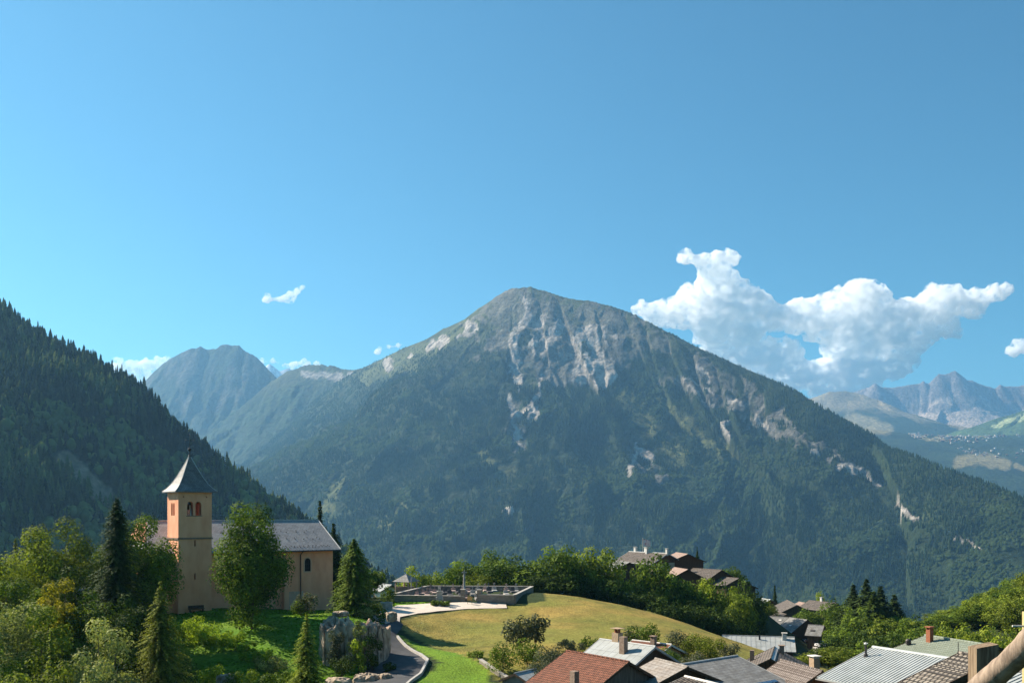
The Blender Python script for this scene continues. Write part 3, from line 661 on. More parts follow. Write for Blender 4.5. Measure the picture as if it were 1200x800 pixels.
wood_dark = mat('dark_weathered_boards', (.12,.08,.05), (.045,.03,.02), 3, bump=.7, stretch=(3, 3, .25), bscale=9)
wood_red = mat('reddish_brown_boards', (.20,.085,.045), (.10,.04,.022), 3, bump=.6, stretch=(3, 3, .25), bscale=9)
wood_grey = mat('grey_weathered_boards', (.20,.17,.14), (.08,.07,.055), 3, bump=.8, stretch=(4, 4, .2), bscale=9)
log_wood = mat('weathered_log', (.36,.27,.20), (.11,.08,.06), 20, bump=.9, stretch=(1.3, 1.3, .5), bscale=38, bdist=.004, lo=.3, hi=.62)
post_wood = mat('sawn_post', (.30,.22,.14), (.12,.08,.05), 9, bump=.7, stretch=(6, 6, .6), bscale=20, bdist=.002)
slate_church = tilemat('church_slates', (.40,.385,.37), (.31,.30,.29), (.2,.19,.185), .5, .38, .7, bump=.5, gap=.018, var=(.62,.6,.62), stain=.6, spec=.3)
slate_spire = tilemat('spire_slates', (.27,.27,.27), (.19,.19,.2), (.12,.11,.11), .35, .25, .55, bump=.5, gap=.015, var=(.45,.32,.24), stain=.8, spec=.45)
tile_red = tilemat('old_red_tiles', (.36,.145,.09), (.20,.095,.065), (.07,.035,.025), .22, .30, .9, bump=.9, gap=.035, var=(.55,.5,.45), stain=.7, sscale=1.6)
tile_brown = tilemat('brown_tiles', (.30,.26,.235), (.21,.18,.165), (.07,.05,.04), .30, .33, .85, bump=.9, gap=.04, var=(.6,.55,.5))
tile_grey = tilemat('mossy_grey_tiles', (.35,.31,.26), (.23,.2,.17), (.06,.055,.05), .33, .38, .85, bump=1, gap=.06, var=(.55,.5,.45), off=.5)
slate_grey = tilemat('grey_slates', (.30,.30,.29), (.22,.22,.215), (.13,.13,.13), .6, .45, .75, bump=.5, gap=.02, var=(.55,.52,.48), stain=.8, sscale=.9)
slate_rust = tilemat('warm_grey_slates', (.38,.365,.34), (.30,.285,.27), (.15,.13,.11), .6, .45, .8, bump=.5, gap=.02, var=(.6,.5,.42), stain=.8)
slate_light = tilemat('light_grey_sheets', (.40,.42,.42), (.34,.36,.36), (.14,.15,.15), .9, 2.0, .6, bump=.3, gap=.02, var=(.7,.68,.62), stain=.7, off=0)
slate_dark = tilemat('dark_stone_slabs', (.23,.20,.175), (.14,.12,.11), (.04,.035,.03), .5, .4, .8, bump=.9, gap=.04, var=(.5,.45,.4), stain=.7)
slate_pink = tilemat('pinkish_slates', (.42,.31,.26), (.32,.23,.19), (.16,.11,.09), .5, .4, .8, bump=.5, gap=.03, var=(.6,.55,.5))
green_tile = tilemat('green_grey_tiles', (.27,.30,.24), (.22,.25,.20), (.14,.155,.13), .24, .34, .8, bump=.6, gap=.02, var=(.7,.72,.65), stain=.6, off=0)
metal_rib = mat('ribbed_grey_metal', (.44,.46,.45), (.33,.35,.34), .9, rough=.5, bump=.1, metal=0, spec=.4)
metal_dark = mat('dark_metal', (.07,.06,.055), (.035,.03,.03), 4, rough=.5, bump=.1)
metal_light = mat('pale_flashing', (.5,.51,.5), (.38,.39,.38), 3, rough=.5, bump=.1)
brick_mat = mat('chimney_masonry', (.33,.24,.18), (.20,.14,.10), 6, bump=.7)
brick_tan = mat('tan_chimney_render', (.45,.33,.22), (.32,.22,.14), 5, bump=.5)
red_pot = mat('terracotta', (.33,.12,.06), (.24,.085,.045), 6, bump=.3)
glassm = mat('dark_window_glass', (.03,.04,.05), (.02,.025,.03), 2, rough=.08, bump=0, spec=.6)
blue_glass = mat('blue_skylight_glass', (.05,.11,.2), (.035,.08,.15), 2, rough=.1, bump=0, spec=.6)

# ------------------------------------------------------------------ houses
def chimney(parent, x, y, z0, z1, w, m, style='cap', name='chimney', rz=0, label=None):
    c = MB(); c.box((x, y, (z0+z1)/2), (w, w*.85, z1-z0), rz)
    o = c.build(name, m, parent)
    if label: o['label'] = label
    if style in ('cap', 'white'):
        k = MB()
        for a in (-.4, .4): k.box((x+a*w, y, z1+.09), (.1*w, w*.8, .18), rz)
        k.box((x, y, z1+.22), (w*1.35, w*1.2, .08), rz); k.build('chimney_cap', white_wall if style == 'white' else m, o)
    elif style == 'pots':
        k = MB()
        for a in (-.25, .25): k.lathe([(0, z1-.02), (w*.2, z1-.02), (w*.16, z1+.35), (w*.2, z1+.4), (0, z1+.4)], 8, (x+a*w, y))
        k.build('chimney_pot', red_pot, o)
        k = MB(); k.box((x, y, z1+.5), (w*1.3, w*1.1, .05), rz); k.build('chimney_cap', m, o)
    elif style == 'flue':
        k = MB(); k.lathe([(0, z1-.1), (w*.3, z1-.1), (w*.3, z1+.3), (w*.45, z1+.34), (0, z1+.5)], 8, (x, y)); k.build('chimney_cap', metal_light, o)
    return o
def window(parent, face, L, hw, u, z, w, h, shutter=None, glass=None):
    """face: 'n' (+y side), 's' (-y side), 'e' (+x gable), 'w' (-x gable)"""
    f = MB(); g = MB(); t = .05
    def bx(m, du, dz, ww, hh, out, th):
        if face in 'ns': m.box((u+du, (1 if face == 'n' else -1)*(hw+out), z+dz), (ww, th, hh))
        else: m.box(((1 if face == 'e' else -1)*(L/2+out), u+du, z+dz), (th, ww, hh))
    bx(f, -w/2, 0, .09, h+.09, .02, .10); bx(f, w/2, 0, .09, h+.09, .02, .10); bx(f, 0, h/2, w-.09, .09, .021, .096); bx(f, 0, -h/2-.04, w+.2, .1, .05, .16); bx(f, 0, 0, .05, h-.1, .012, .07)
    fr = f.build('window', shutter or wood_dark, parent)
    bx(g, 0, 0, w-.09, h-.1, -.005, .03); g.build('window_pane', glass or glassm, fr)
def house(label, A, B, half, pitch, wall_h, roofm, wallm, cat='house', group=None, name='house', over=.5, gover=.5, th=.16, ribs=0, chim=(), wins=(), gable=None, fascia=None, base_drop=1.5, rows=None, half2=None, extra=None, uvs=1.0, wdrop=None):
    """A, B: the ends of the roof ridge; half: plan distance from ridge to eave; pitch: slope in degrees"""
    A = Vector(A); B = Vector(B); B.z = A.z = (A.z+B.z)/2; d = (B-A); Lr = d.length; rz = math.atan2(d.y, d.x); mid = (A+B)/2
    half2 = half2 or half; tp = math.tan(R(pitch)); zr = 0; hw = half-over; hw2 = half2-over; L = Lr-2*gover
    eave = zr-half*tp; zg = eave-wall_h
    root = empty(name, (mid.x, mid.y, mid.z+zg), rz, label, cat, group)
    z0 = -zg   # ridge height above base, local
    w = MB(); zt = lambda y: z0-abs(y)*tp-th/math.cos(R(pitch))-.012
    bot = -base_drop
    prof = [(-hw2, bot), (hw, bot), (hw, zt(hw)), (0, zt(0)), (-hw2, zt(hw2))]
    e = L/2
    w.face([(-hw2*0+e, y, z) for y, z in prof]); w.face([(-e, y, z) for y, z in reversed(prof)])
    for (y0, a), (y1, b) in zip(prof, prof[1:]+prof[:1]): w.face([(-e, y0, a), (-e, y1, b), (e, y1, b), (e, y0, a)])
    w.build('wall', wallm, root)
    if gable:   # boarded gable triangles, just proud of the wall
        for sx in (-1, 1):
            m = MB(); zb = zt(hw)-.1; tri = [(y, z) for y, z in ((-hw2, zt(hw2)), (hw, zt(hw)), (0, zt(0)))]
            q = [(sx*(e+.03), y, z-.002) for y, z in tri]; q2 = [(sx*(e-.03), y, z-.002) for y, z in tri]
            if sx < 0: q.reverse(); q2.reverse()
            m.face(q); 
            for i in range(3): j = (i+1) % 3; m.face([q[i], q2[i], q2[j], q[j]])
            m.build('gable', gable, root)
    r = MB(); X0, X1 = -Lr/2, Lr/2; sl = half/math.cos(R(pitch)); sl2 = half2/math.cos(R(pitch)); cth = th
    for sgn, hf, s_ in ((1, half, sl), (-1, half2, sl2)):
        ze = z0-hf*tp
        q = [(X0, 0, z0), (X1, 0, z0), (X1, sgn*hf, ze), (X0, sgn*hf, ze)]; uv = [(0, 0), (Lr*uvs, 0), (Lr*uvs, s_*uvs), (0, s_*uvs)]
        lo_ = [(x, y, z-cth/math.cos(R(pitch))) for x, y, z in q]
        if sgn > 0: r.face(q, uv); r.face(lo_[::-1], uv[::-1])
        else: r.face(q[::-1], uv[::-1]); r.face(lo_, uv)
        r.face([q[3], q[2], lo_[2], lo_[3]] if sgn > 0 else [q[2], q[3], lo_[3], lo_[2]])
        r.face([q[0], q[3], lo_[3], lo_[0]]); r.face([q[2], q[1], lo_[1], lo_[2]])
    ro = r.build('roof', roofm, root)
    if ribs:
        k = MB()
        n = int(Lr/ribs)
        for i in range(n+1):
            x = X0+.03+i*(Lr-.06)/n
            for sgn, hf in ((1, half), (-1, half2)):
                a = Vector((x, 0, z0+.012)); b = Vector((x, sgn*hf, z0-hf*tp+.012)); c_ = (a+b)/2; tl = Matrix.Rotation(-sgn*R(pitch), 3, 'X')
                k.box(c_, (.045, (b-a).length, .05), tilt=tl)
        k.build('standing_seams', roofm, ro)
    if rows:   # raised courses of tiles running along the slope
        k = MB(); n = int(half/rows)
        for sgn, hf in ((1, half), (-1, half2)):
            for i in range(1, int(hf/rows)+1):
                y = sgn*i*rows; k.box((0, y, z0-abs(y)*tp+.012), (Lr-.02, .05, .05), tilt=Matrix.Rotation(-sgn*R(pitch), 3, 'X'))
        k.build('tile_courses', roofm, ro)
    c = MB(); c.tube([(X0-.02, 0, z0+.01), (X1+.02, 0, z0+.01)], .11, 8); c.build('ridge_cap', fascia or roofm, ro)
    fm = fascia or wood_dark
    for x in (X0-.022, X1+.022):
        f = MB()
        for sgn, hf in ((1, half), (-1, half2)):
            a = Vector((x, 0, z0-.09)); b = Vector((x, sgn*(hf+.02), z0-hf*tp-.09)); f.box((a+b)/2, (.04, (b-a).length, .22), tilt=Matrix.Rotation(-sgn*R(pitch), 3, 'X'))
        f.build('bargeboard', fm, ro)
    for sgn, hf in ((1, half), (-1, half2)):
        g = MB(); g.tube([(X0, sgn*(hf+.07), z0-hf*tp-.12), (X1, sgn*(hf+.07), z0-hf*tp-.12)], .065, 6)
        g.build('gutter', metal_light if fascia else metal_dark, ro)
    for ch in chim:
        t, s_, w_, h_, m_, st = ch[:6]; x = X0+t*Lr; zs = z0-abs(s_)*tp
        chimney(ro, x, s_, zs-.6, zs+h_, w_, m_, st, label=ch[6] if len(ch) > 6 else None)
    for wi in wins: window(root, wi[0], L, hw if wi[0] == 'n' else hw2, *wi[1:])
    if extra: extra(root, ro, dict(z0=z0, X0=X0, X1=X1, tp=tp, half=half, half2=half2, L=L, hw=hw, pitch=pitch))
    return root
def rp(px, py, d): return P(px, py, d)
def skylight(ro, g, x, s_, w=.8, h=1.1, m=None, sg=1):
    k = MB(); c = Vector((x, s_, g['z0']-abs(s_)*g['tp']+.05)); tl = Matrix.Rotation(-(1 if s_ > 0 else -1)*R(g['pitch']), 3, 'X')
    k.box(c, (w+.12, h+.12, .10), tilt=tl); o = k.build('skylight', metal_dark, ro)
    k = MB(); k.box(c+tl @ Vector((0, 0, .055)), (w, h, .02), tilt=tl); k.build('skylight_pane', m or blue_glass, o)

# ------------------------------------------------------------------ the church
ax = Vector((.8, .6, 0)); ay = Vector((-.6, .8, 0)); RZ = math.atan2(.6, .8)
C0 = Vector((-46.24, 136, 0)); ZG = -14.0
ch = empty('church', (-42.0, 141.0, ZG), RZ, 'pink rendered church with a long slate roof and a square bell tower', 'church')
def wl_(m):  # world to church-local
    return m
T0 = Vector((-42.0, 141.0, 0))
def loc(v): q = Vector((v.x-T0.x, v.y-T0.y, 0)); return Vector((q.dot(ax), q.dot(ay), 0))
tc_ = loc(C0); TW = 4.7; x0t, y0t = tc_.x, tc_.y; x1t, y1t = x0t+TW, y0t+TW
H_E = 16.95; SC_Z = 10.35  # tower eave and string course over the ground
def arch_poly(cx, z0, w, h, n=8):
    r = w/2; zc = z0+h-r
    return [(cx+r, z0), (cx+r, zc)]+[(cx+r*math.cos(math.pi*k/n), zc+r*math.sin(math.pi*k/n)) for k in range(1, n)]+[(cx-r, zc), (cx-r, z0)]
# tower shaft: four walls 0.7 m thick, the upper storey pierced by arches
def tower_face(m, to3, width, openings, z0, z1, th=.7):
    """wall in (u, z) with arched openings cut through by strips"""
    us = sorted({0, width}|{o[0]-o[2]/2 for o in openings}|{o[0]+o[2]/2 for o in openings})
    for a, b in zip(us[:-1], us[1:]):
        o = next((o for o in openings if abs((a+b)/2-o[0]) < o[2]/2), None)
        if o is None: quad3(m, to3, a, b, z0, z1, th)
        else:
            quad3(m, to3, a, b, z0, o[1], th)
            r = o[2]/2; zc = o[1]+o[3]-(r if o[4] else 0); n = 10
            if not o[4]: quad3(m, to3, a, b, zc, z1, th); continue
            for k in range(n):
                ua = a+(b-a)*k/n; ub = a+(b-a)*(k+1)/n; fa = zc+math.sqrt(max(0, r*r-(ua-o[0])**2)); fb = zc+math.sqrt(max(0, r*r-(ub-o[0])**2))
                poly = [(ua, fa), (ub, fb), (ub, z1), (ua, z1)]
                m.face([to3(u, z, 0) for u, z in poly]); m.face([to3(u, z, th) for u, z in reversed(poly)])
                m.face([to3(ua, fa, th), to3(ub, fb, th), to3(ub, fb, 0), to3(ua, fa, 0)])
            for uu in (a, b): m.face([to3(uu, o[1], 0), to3(uu, o[1], th), to3(uu, zc, th), to3(uu, zc, 0)])
def quad3(m, to3, a, b, z0, z1, th):
    f = [(a, z0), (b, z0), (b, z1), (a, z1)]
    m.face([to3(u, z, 0) for u, z in f]); m.face([to3(u, z, th) for u, z in reversed(f)])
    for (u0, w0), (u1, w1) in zip(f, f[1:]+f[:1]): m.face([to3(u0, w0, th), to3(u1, w1, th), to3(u1, w1, 0), to3(u0, w0, 0)])
ZB = 13.55   # sill of the belfry arches
faces = {'s': lambda u, z, t: (x0t+u, y0t+t, z), 'w': lambda u, z, t: (x0t+t, y1t-u, z), 'n': lambda u, z, t: (x1t-u, y1t-t, z), 'e': lambda u, z, t: (x1t-t, y0t+u, z)}
faces2 = {'s': (faces['s'], TW), 'n': (faces['n'], TW), 'w': (lambda u, z, t: (x0t+t, y1t-.7-u, z), TW-1.4), 'e': (lambda u, z, t: (x1t-t, y0t+.7+u, z), TW-1.4)}
tw = MB(); lw = MB()
for k, (fn, wd) in faces2.items():
    if k in 'sn': ops = [(1.64, ZB, .84, 1.95, True), (2.8, ZB, .84, 1.95, True), (.72, 16.05, .18, .22, False), (3.95, 16.05, .18, .22, False)]
    else: ops = [(1.25, ZB, .62, 1.8, True), (2.1, ZB, .62, 1.8, True), (.4, 16.05, .18, .22, False), (2.8, 16.05, .18, .22, False)]
    tower_face(tw, fn, wd, ops, SC_Z, H_E)
    tower_face(lw, fn, wd, [(2.32, 9.25, .2, .85, False)] if k == 's' else [], 6, SC_Z)
    tower_face(lw, fn, wd, [(2.32, 4.6, .22, .85, False)] if k == 's' else [], -2.5, 6)
tower = tw.build('tower', plaster, ch)
lw.build('tower_shaft', plaster, tower)
sc = MB(); o_ = .13
for a in range(1):
    sc.prism([(x0t-o_, y0t-o_), (x1t+o_, y0t-o_), (x1t+o_, y1t+o_), (x0t-o_, y1t+o_)], SC_Z-.1, SC_Z+.12)
sc.build('string_course', quoin, tower)
inn = MB(); inn.prism([(x0t+.72, y0t+.72), (x1t-.72, y0t+.72), (x1t-.72, y1t-.72), (x0t+.72, y1t-.72)], 12.6, 13.0)
inn.build('belfry_floor', wood_dark, tower)
for k, us_ in (('s', (1.64, 2.8)), ('n', (1.64, 2.8))):
    fn = faces[k]
    m = MB(); c = Vector(fn(us_[0]+.12, 0, .45)); m.lathe([(.11, ZB), (.08, ZB+.1), (.075, ZB+1.3), (.12, ZB+1.45)], 10, (c.x, c.y)); m.build('colonnette', plaster_pale, tower)
    m = MB(); a = Vector(fn(us_[0]-.55, ZB-.06, -.05)); b = Vector(fn(us_[1]+.55, ZB-.06, .1)); c = (a+b)/2; m.box(c, (abs(a.x-b.x), abs(a.y-b.y), .1)); m.build('window_sill', quoin, tower)
for (cx_, cy_) in ((x0t, y0t), (x1t, y0t), (x0t, y1t), (x1t, y1t)):   # corner stones of the belfry storey
    m = MB()
    for i in range(13):
        z = SC_Z+.35+i*.49; lx = .5 if i % 2 else .3; ly = .3 if i % 2 else .5; sx = 1 if cx_ == x0t else -1; sy = 1 if cy_ == y0t else -1
        m.box((cx_+sx*(lx/2-.012), cy_+sy*(ly/2-.012), z), (lx, ly, .4))
    m.build('quoins', plaster, tower)
bell = MB(); bx_, by_ = (x0t+x1t)/2, (y0t+y1t)/2
bell.lathe([(0, 15.3), (.2, 15.28), (.27, 15.0), (.33, 14.7), (.5, 14.4), (.52, 14.36), (.46, 14.36), (0, 14.9)], 16, (bx_, by_)); bell.build('bell', mat('bronze', (.2,.13,.05), (.12,.08,.03), 5, rough=.4, metal=.8, bump=0), tower, smooth=True)
bm_ = MB(); bm_.box((bx_, by_, 15.45), (3.4, .22, .26)); bm_.build('bell_beam', wood_dark, tower)
# bell-cast pyramid roof
sp = MB(); prof = [(2.95, 16.93), (2.45, 17.38), (2.0, 17.95), (1.45, 18.9), (.95, 19.95), (.45, 21.05), (.1, 21.9)]
for i in range(len(prof)-1):
    (r0, z0), (r1, z1) = prof[i], prof[i+1]; ds = math.hypot(r0-r1, z1-z0); v0 = sum(math.hypot(prof[j][0]-prof[j+1][0], prof[j+1][1]-prof[j][1]) for j in range(i)); 
    for (ux, uy) in ((0, -1), (1, 0), (0, 1), (-1, 0)):
        px_, py_ = -uy, ux
        q = [(bx_+ux*r0-px_*r0, by_+uy*r0-py_*r0, z0), (bx_+ux*r0+px_*r0, by_+uy*r0+py_*r0, z0), (bx_+ux*r1+px_*r1, by_+uy*r1+py_*r1, z1), (bx_+ux*r1-px_*r1, by_+uy*r1-py_*r1, z1)]
        sp.face(q, [(-r0, v0), (r0, v0), (r1, v0+ds), (-r1, v0+ds)])
e_ = prof[0][0]; sp.prism([(bx_-e_, by_-e_), (bx_+e_, by_-e_), (bx_+e_, by_+e_), (bx_-e_, by_+e_)], 16.78, 16.925)
spire = sp.build('spire', slate_spire, tower)
m = MB()
for ux, uy in ((1, 1), (1, -1), (-1, 1), (-1, -1)): m.tube([(bx_+ux*r, by_+uy*r, z+.02) for r, z in prof], .05, 6)
m.build('hip_flashing', metal_light, tower)
m = MB(); m.lathe([(0, 21.7), (.13, 21.7), (.2, 21.95), (.09, 22.15), (.06, 22.6), (.22, 22.75), (.26, 22.92), (.2, 23.08), (.05, 23.16), (.03, 23.3), (0, 23.3)], 12, (bx_, by_)); m.build('finial', metal_dark, tower)
m = MB(); m.tube([(bx_, by_, 23.1), (bx_, by_, 25.0)], .035, 6); m.tube([(bx_-.55, by_, 24.2), (bx_+.55, by_, 24.2)], .03, 6)
for a, z in ((-.55, 24.2), (.55, 24.2), (0, 25.0)): m.lathe([(0, z-.07), (.07, z), (0, z+.07)], 6, (bx_+a, by_))
m.build('cross', metal_dark, tower)
# nave
NW = loc(Vector((-43.9, 140.8, 0))); yf = NW.y; xL = -9.5; xR = loc(Vector((-27.9, 152.8, 0))).x; DEP = 12.6; EV = 8.25; RG = 12.75
over = .95; ym = yf+DEP/2; pit = math.atan2(RG-EV, DEP/2+over)
w = MB(); tp_ = math.tan(pit); wt = RG-.25-tp_*(DEP/2)
prof_ = [(yf, -2.5), (yf+DEP, -2.5), (yf+DEP, wt), (ym, RG-.25), (yf, wt)]
w.face([(xR, y, z) for y, z in prof_]); w.face([(xL, y, z) for y, z in reversed(prof_)])
for (ya, a), (yb, b) in zip(prof_, prof_[1:]+prof_[:1]): w.face([(xL, ya, a), (xL, yb, b), (xR, yb, b), (xR, ya, a)])
nave = w.build('nave', plaster, ch)
r = MB(); xo = xR+.9; xlo = xL-.8; ye, yn = yf-over, yf+DEP+over; hip = 2.4; sl_ = (DEP/2+over)/math.cos(pit)
fr_ = [(xlo+hip*0, ye, EV), (xo, ye, EV), (xo, ym, RG), (xlo+hip, ym, RG)]
xr_ = xo-0.35
r.face([(xlo, ye, EV), (xo, ye, EV), (xr_, ym, RG), (xlo+hip, ym, RG)], [(0, 0), (xo-xlo, 0), (xr_-xlo, sl_), (hip, sl_)])
r.face([(xo, yn, EV), (xlo, yn, EV), (xlo+hip, ym, RG), (xr_, ym, RG)], [(0, 0), (xo-xlo, 0), (xo-xlo-hip, sl_), (0, sl_)])
r.face([(xlo, yn, EV), (xlo, ye, EV), (xlo+hip, ym, RG)], [(0, 0), (14, 0), (7, 6)])
t_ = .2
r.face([(xo, ye, EV-t_), (xlo, ye, EV-t_), (xlo+hip, ym, RG-t_), (xr_, ym, RG-t_)]); r.face([(xlo, yn, EV-t_), (xo, yn, EV-t_), (xr_, ym, RG-t_), (xlo+hip, ym, RG-t_)])
for a, b in (((xlo, ye), (xo, ye)), ((xo, yn), (xlo, yn)), ((xlo, yn), (xlo, ye))): r.face([(a[0], a[1], EV-t_), (b[0], b[1], EV-t_), (b[0], b[1], EV), (a[0], a[1], EV)])
r.face([(xo, ye, EV-t_), (xr_, ym, RG-t_), (xr_, ym, RG), (xo, ye, EV)]); r.face([(xr_, ym, RG-t_), (xo, yn, EV-t_), (xo, yn, EV), (xr_, ym, RG)])
nroof = r.build('nave_roof', slate_church, nave)
m = MB(); m.tube([(xlo+hip, ym, RG+.02), (xr_, ym, RG+.02)], .1, 6); m.tube([(xo, ye, EV+.03), (xr_, ym, RG+.03)], .07, 6); m.build('ridge_flashing', metal_light, nave)
m = MB(); rs = random.Random(3)  # little iron snow hooks in broken rows
for row, (s_, n_) in enumerate(((.8, 46), (1.15, 40), (3.0, 20), (3.4, 16), (5.0, 18), (5.4, 12))):
    for k in range(n_):
        x = xlo+1+(xo-xlo-2)*(k+rs.uniform(-.2, .2))/n_; y = ye+s_*math.cos(pit); z = EV+s_*math.sin(pit)
        m.box((x, y, z+.06), (.06, .04, .13)); m.box((x+.05, y-.05, z+.04), (.05, .10, .04))
m.build('snow_guards', metal_dark, nave)
m = MB(); m.tube([(xlo, ye-.08, EV-.13), (xo, ye-.08, EV-.13)], .075, 6); m.build('gutter', metal_dark, nave)
m = MB()
for k in range(40): m.box((xlo+1+k*(xo-xlo-1.6)/40, yf-over/2, EV-.02), (.12, over, .14))
m.build('rafter_ends', wood_dark, nave)
def along(px):   # x along the nave front at an image column
    rr = (px-CX)/F; p0 = Vector((-43.9, 140.8)); t = (rr*p0.y-p0.x)/(ax.x-rr*ax.y); return NW.x+t
xd = along(352); m = MB(); m.tube([(xd, ye, EV-.15), (xd, yf-.12, EV-.7), (xd, yf-.12, .1)], .085, 8); m.build('downpipe', mat('rusty_pipe', (.22,.11,.06), (.12,.06,.04), 6, rough=.6), nave)
xw = along(360.5); pts = arch_poly(xw, 5.0, .95, 2.0)
m = MB(); pts2 = arch_poly(xw, 4.85, 1.25, 2.3)
n_ = len(pts)
for i in range(n_): j = (i+1) % n_; m.face([(pts2[i][0], yf-.03, pts2[i][1]), (pts2[j][0], yf-.03, pts2[j][1]), (pts[j][0], yf-.03, pts[j][1]), (pts[i][0], yf-.03, pts[i][1])][::-1])
for i in range(n_): j = (i+1) % n_; m.face([(pts2[i][0], yf+.02, pts2[i][1]), (pts2[j][0], yf+.02, pts2[j][1]), (pts2[j][0], yf-.03, pts2[j][1]), (pts2[i][0], yf-.03, pts2[i][1])])
wn_ = m.build('window', plaster_pale, nave)
m = MB(); m.face([(x, yf-.012, z) for x, z in pts][::-1]); m.build('window_pane', dark_gap, wn_)
m = MB()
for a in (-.16, .16): m.box((xw+a, yf-.03, 6.0), (.03, .03, 1.8))
for z in (5.5, 6.1): m.box((xw, yf-.045, z), (.93, .03, .03))
m.build('window_grille', metal_dark, wn_)
xb = along(333.5); m = MB(); m.box((xb, yf-.35, 1.6), (.75, .9, 8.2)); m.face([(xb-.375, yf-.8, 5.7), (xb+.375, yf-.8, 5.7), (xb+.375, yf, 7.0), (xb-.375, yf, 7.0)])
m.face([(xb-.375, yf-.8, 5.7), (xb-.375, yf, 7.0), (xb-.375, yf, 5.7)]); m.face([(xb+.375, yf-.8, 5.7), (xb+.375, yf, 5.7), (xb+.375, yf, 7.0)])
m.build('buttress', plaster, nave)
xp = along(346); m = MB(); m.box((xp, yf-.05, .2), (2.6, .14, 3.6)); m.build('plinth', plaster_pale, nave)
# low lean-to roof at the west end
m = MB(); m.slab([(xL-3.2, yf-.6, 5.6), (xL+.0, yf-.6, 7.2), (xL+.0, yf+6, 7.2), (xL-3.2, yf+6, 5.6)], .18); m.build('porch_roof', slate_church, nave)
m = MB(); m.box((xL-1.5, yf+2.8, 1.6), (2.8, 6.2, 7.2)); m.build('porch_wall', plaster_pale, nave)
m = MB(); m.box((xR+.02+.03, ym, 9.6), (.06, .8, 1.0)); m.build('gable_vent', dark_gap, nave)
# bench at the foot of the tower
bq = T0+ax*(x0t+2.35)+ay*(y0t-.55); b_ = empty('bench', (bq.x, bq.y, H1(bq.x, bq.y)), RZ, 'dark wooden bench standing against the foot of the church tower', 'bench')
m = MB(); m.box((0, 0, .45), (2.2, .42, .06)); m.build('seat', wood_dark, b_)
m = MB(); m.box((0, .22, .72), (2.2, .05, .4)); m.build('backrest', wood_dark, b_)
for a in (-.9, .9): m = MB(); m.box((a, 0, .2), (.08, .38, .46)); m.build('leg', wood_dark, b_)

# ------------------------------------------------------------------ gravel forecourt, road and kerb
def strip(name, left, right, m, off, kind='structure', n=60, k=10, th=None):
    """a sheet between two plan lines laid over the ground"""
    def res(pl, n):
        pl = [Vector((p[0], p[1])) for p in pl]; L = [0]
        for a, b in zip(pl, pl[1:]): L.append(L[-1]+(b-a).length)
        out = []
        for i in range(n):
            t = L[-1]*i/(n-1); j = max(0, min(len(pl)-2, next((q for q in range(len(L)-1) if L[q+1] >= t-1e-9), len(pl)-2)))
            out.append(pl[j].lerp(pl[j+1], (t-L[j])/max(1e-9, L[j+1]-L[j])))
        return np.array([(p.x, p.y) for p in out])
    a = res(left, n); b = res(right, n); t = np.linspace(0, 1, k)[None, :, None]
    G = a[:, None]*(1-t)+b[:, None]*t; Z = Hn(G[..., 0], G[..., 1])+off
    me = np_mesh(name, np.concatenate([G, Z[..., None]], -1).reshape(-1, 3), grid_faces(n, k), smooth=True)
    o = link_mesh(name, me, m)
    return tag(o, kind=kind)
gravel = mat('pale_gravel', (.62,.54,.46), (.50,.43,.36), 1.5, bump=.4, bscale=12)
asphalt = mat('asphalt', (.075,.075,.078), (.05,.05,.053), .9, bump=.35, bscale=20, rough=.8)
def h2(px, py): v = hit(px, py, 90, 260); return (v.x, v.y)
strip('gravel_path', [(-19.6,137),(-19.8,146),(-19.5,152),(-18.5,158),(-14,160),(-8,161.4),(-1,160.6)], [(-15.6,136),(-16.2,142),(-14.2,149),(-11.5,153),(-7.5,156),(-4,157.2),(-.8,158)], gravel, .12, n=90, k=24)
road_l = [(-16.8,140),(-18.3,133),(-18.6,127),(-18.2,121),(-17.6,112),(-17,100),(-16.5,88)]
road_r = [(-15.4,139),(-15.6,131.5),(-14.0,127.4),(-11.6,122.5),(-10.4,118.2),(-10.7,112),(-12.4,103),(-13.2,88)]
strip('road', road_l, road_r, asphalt, .13, n=110, k=16)
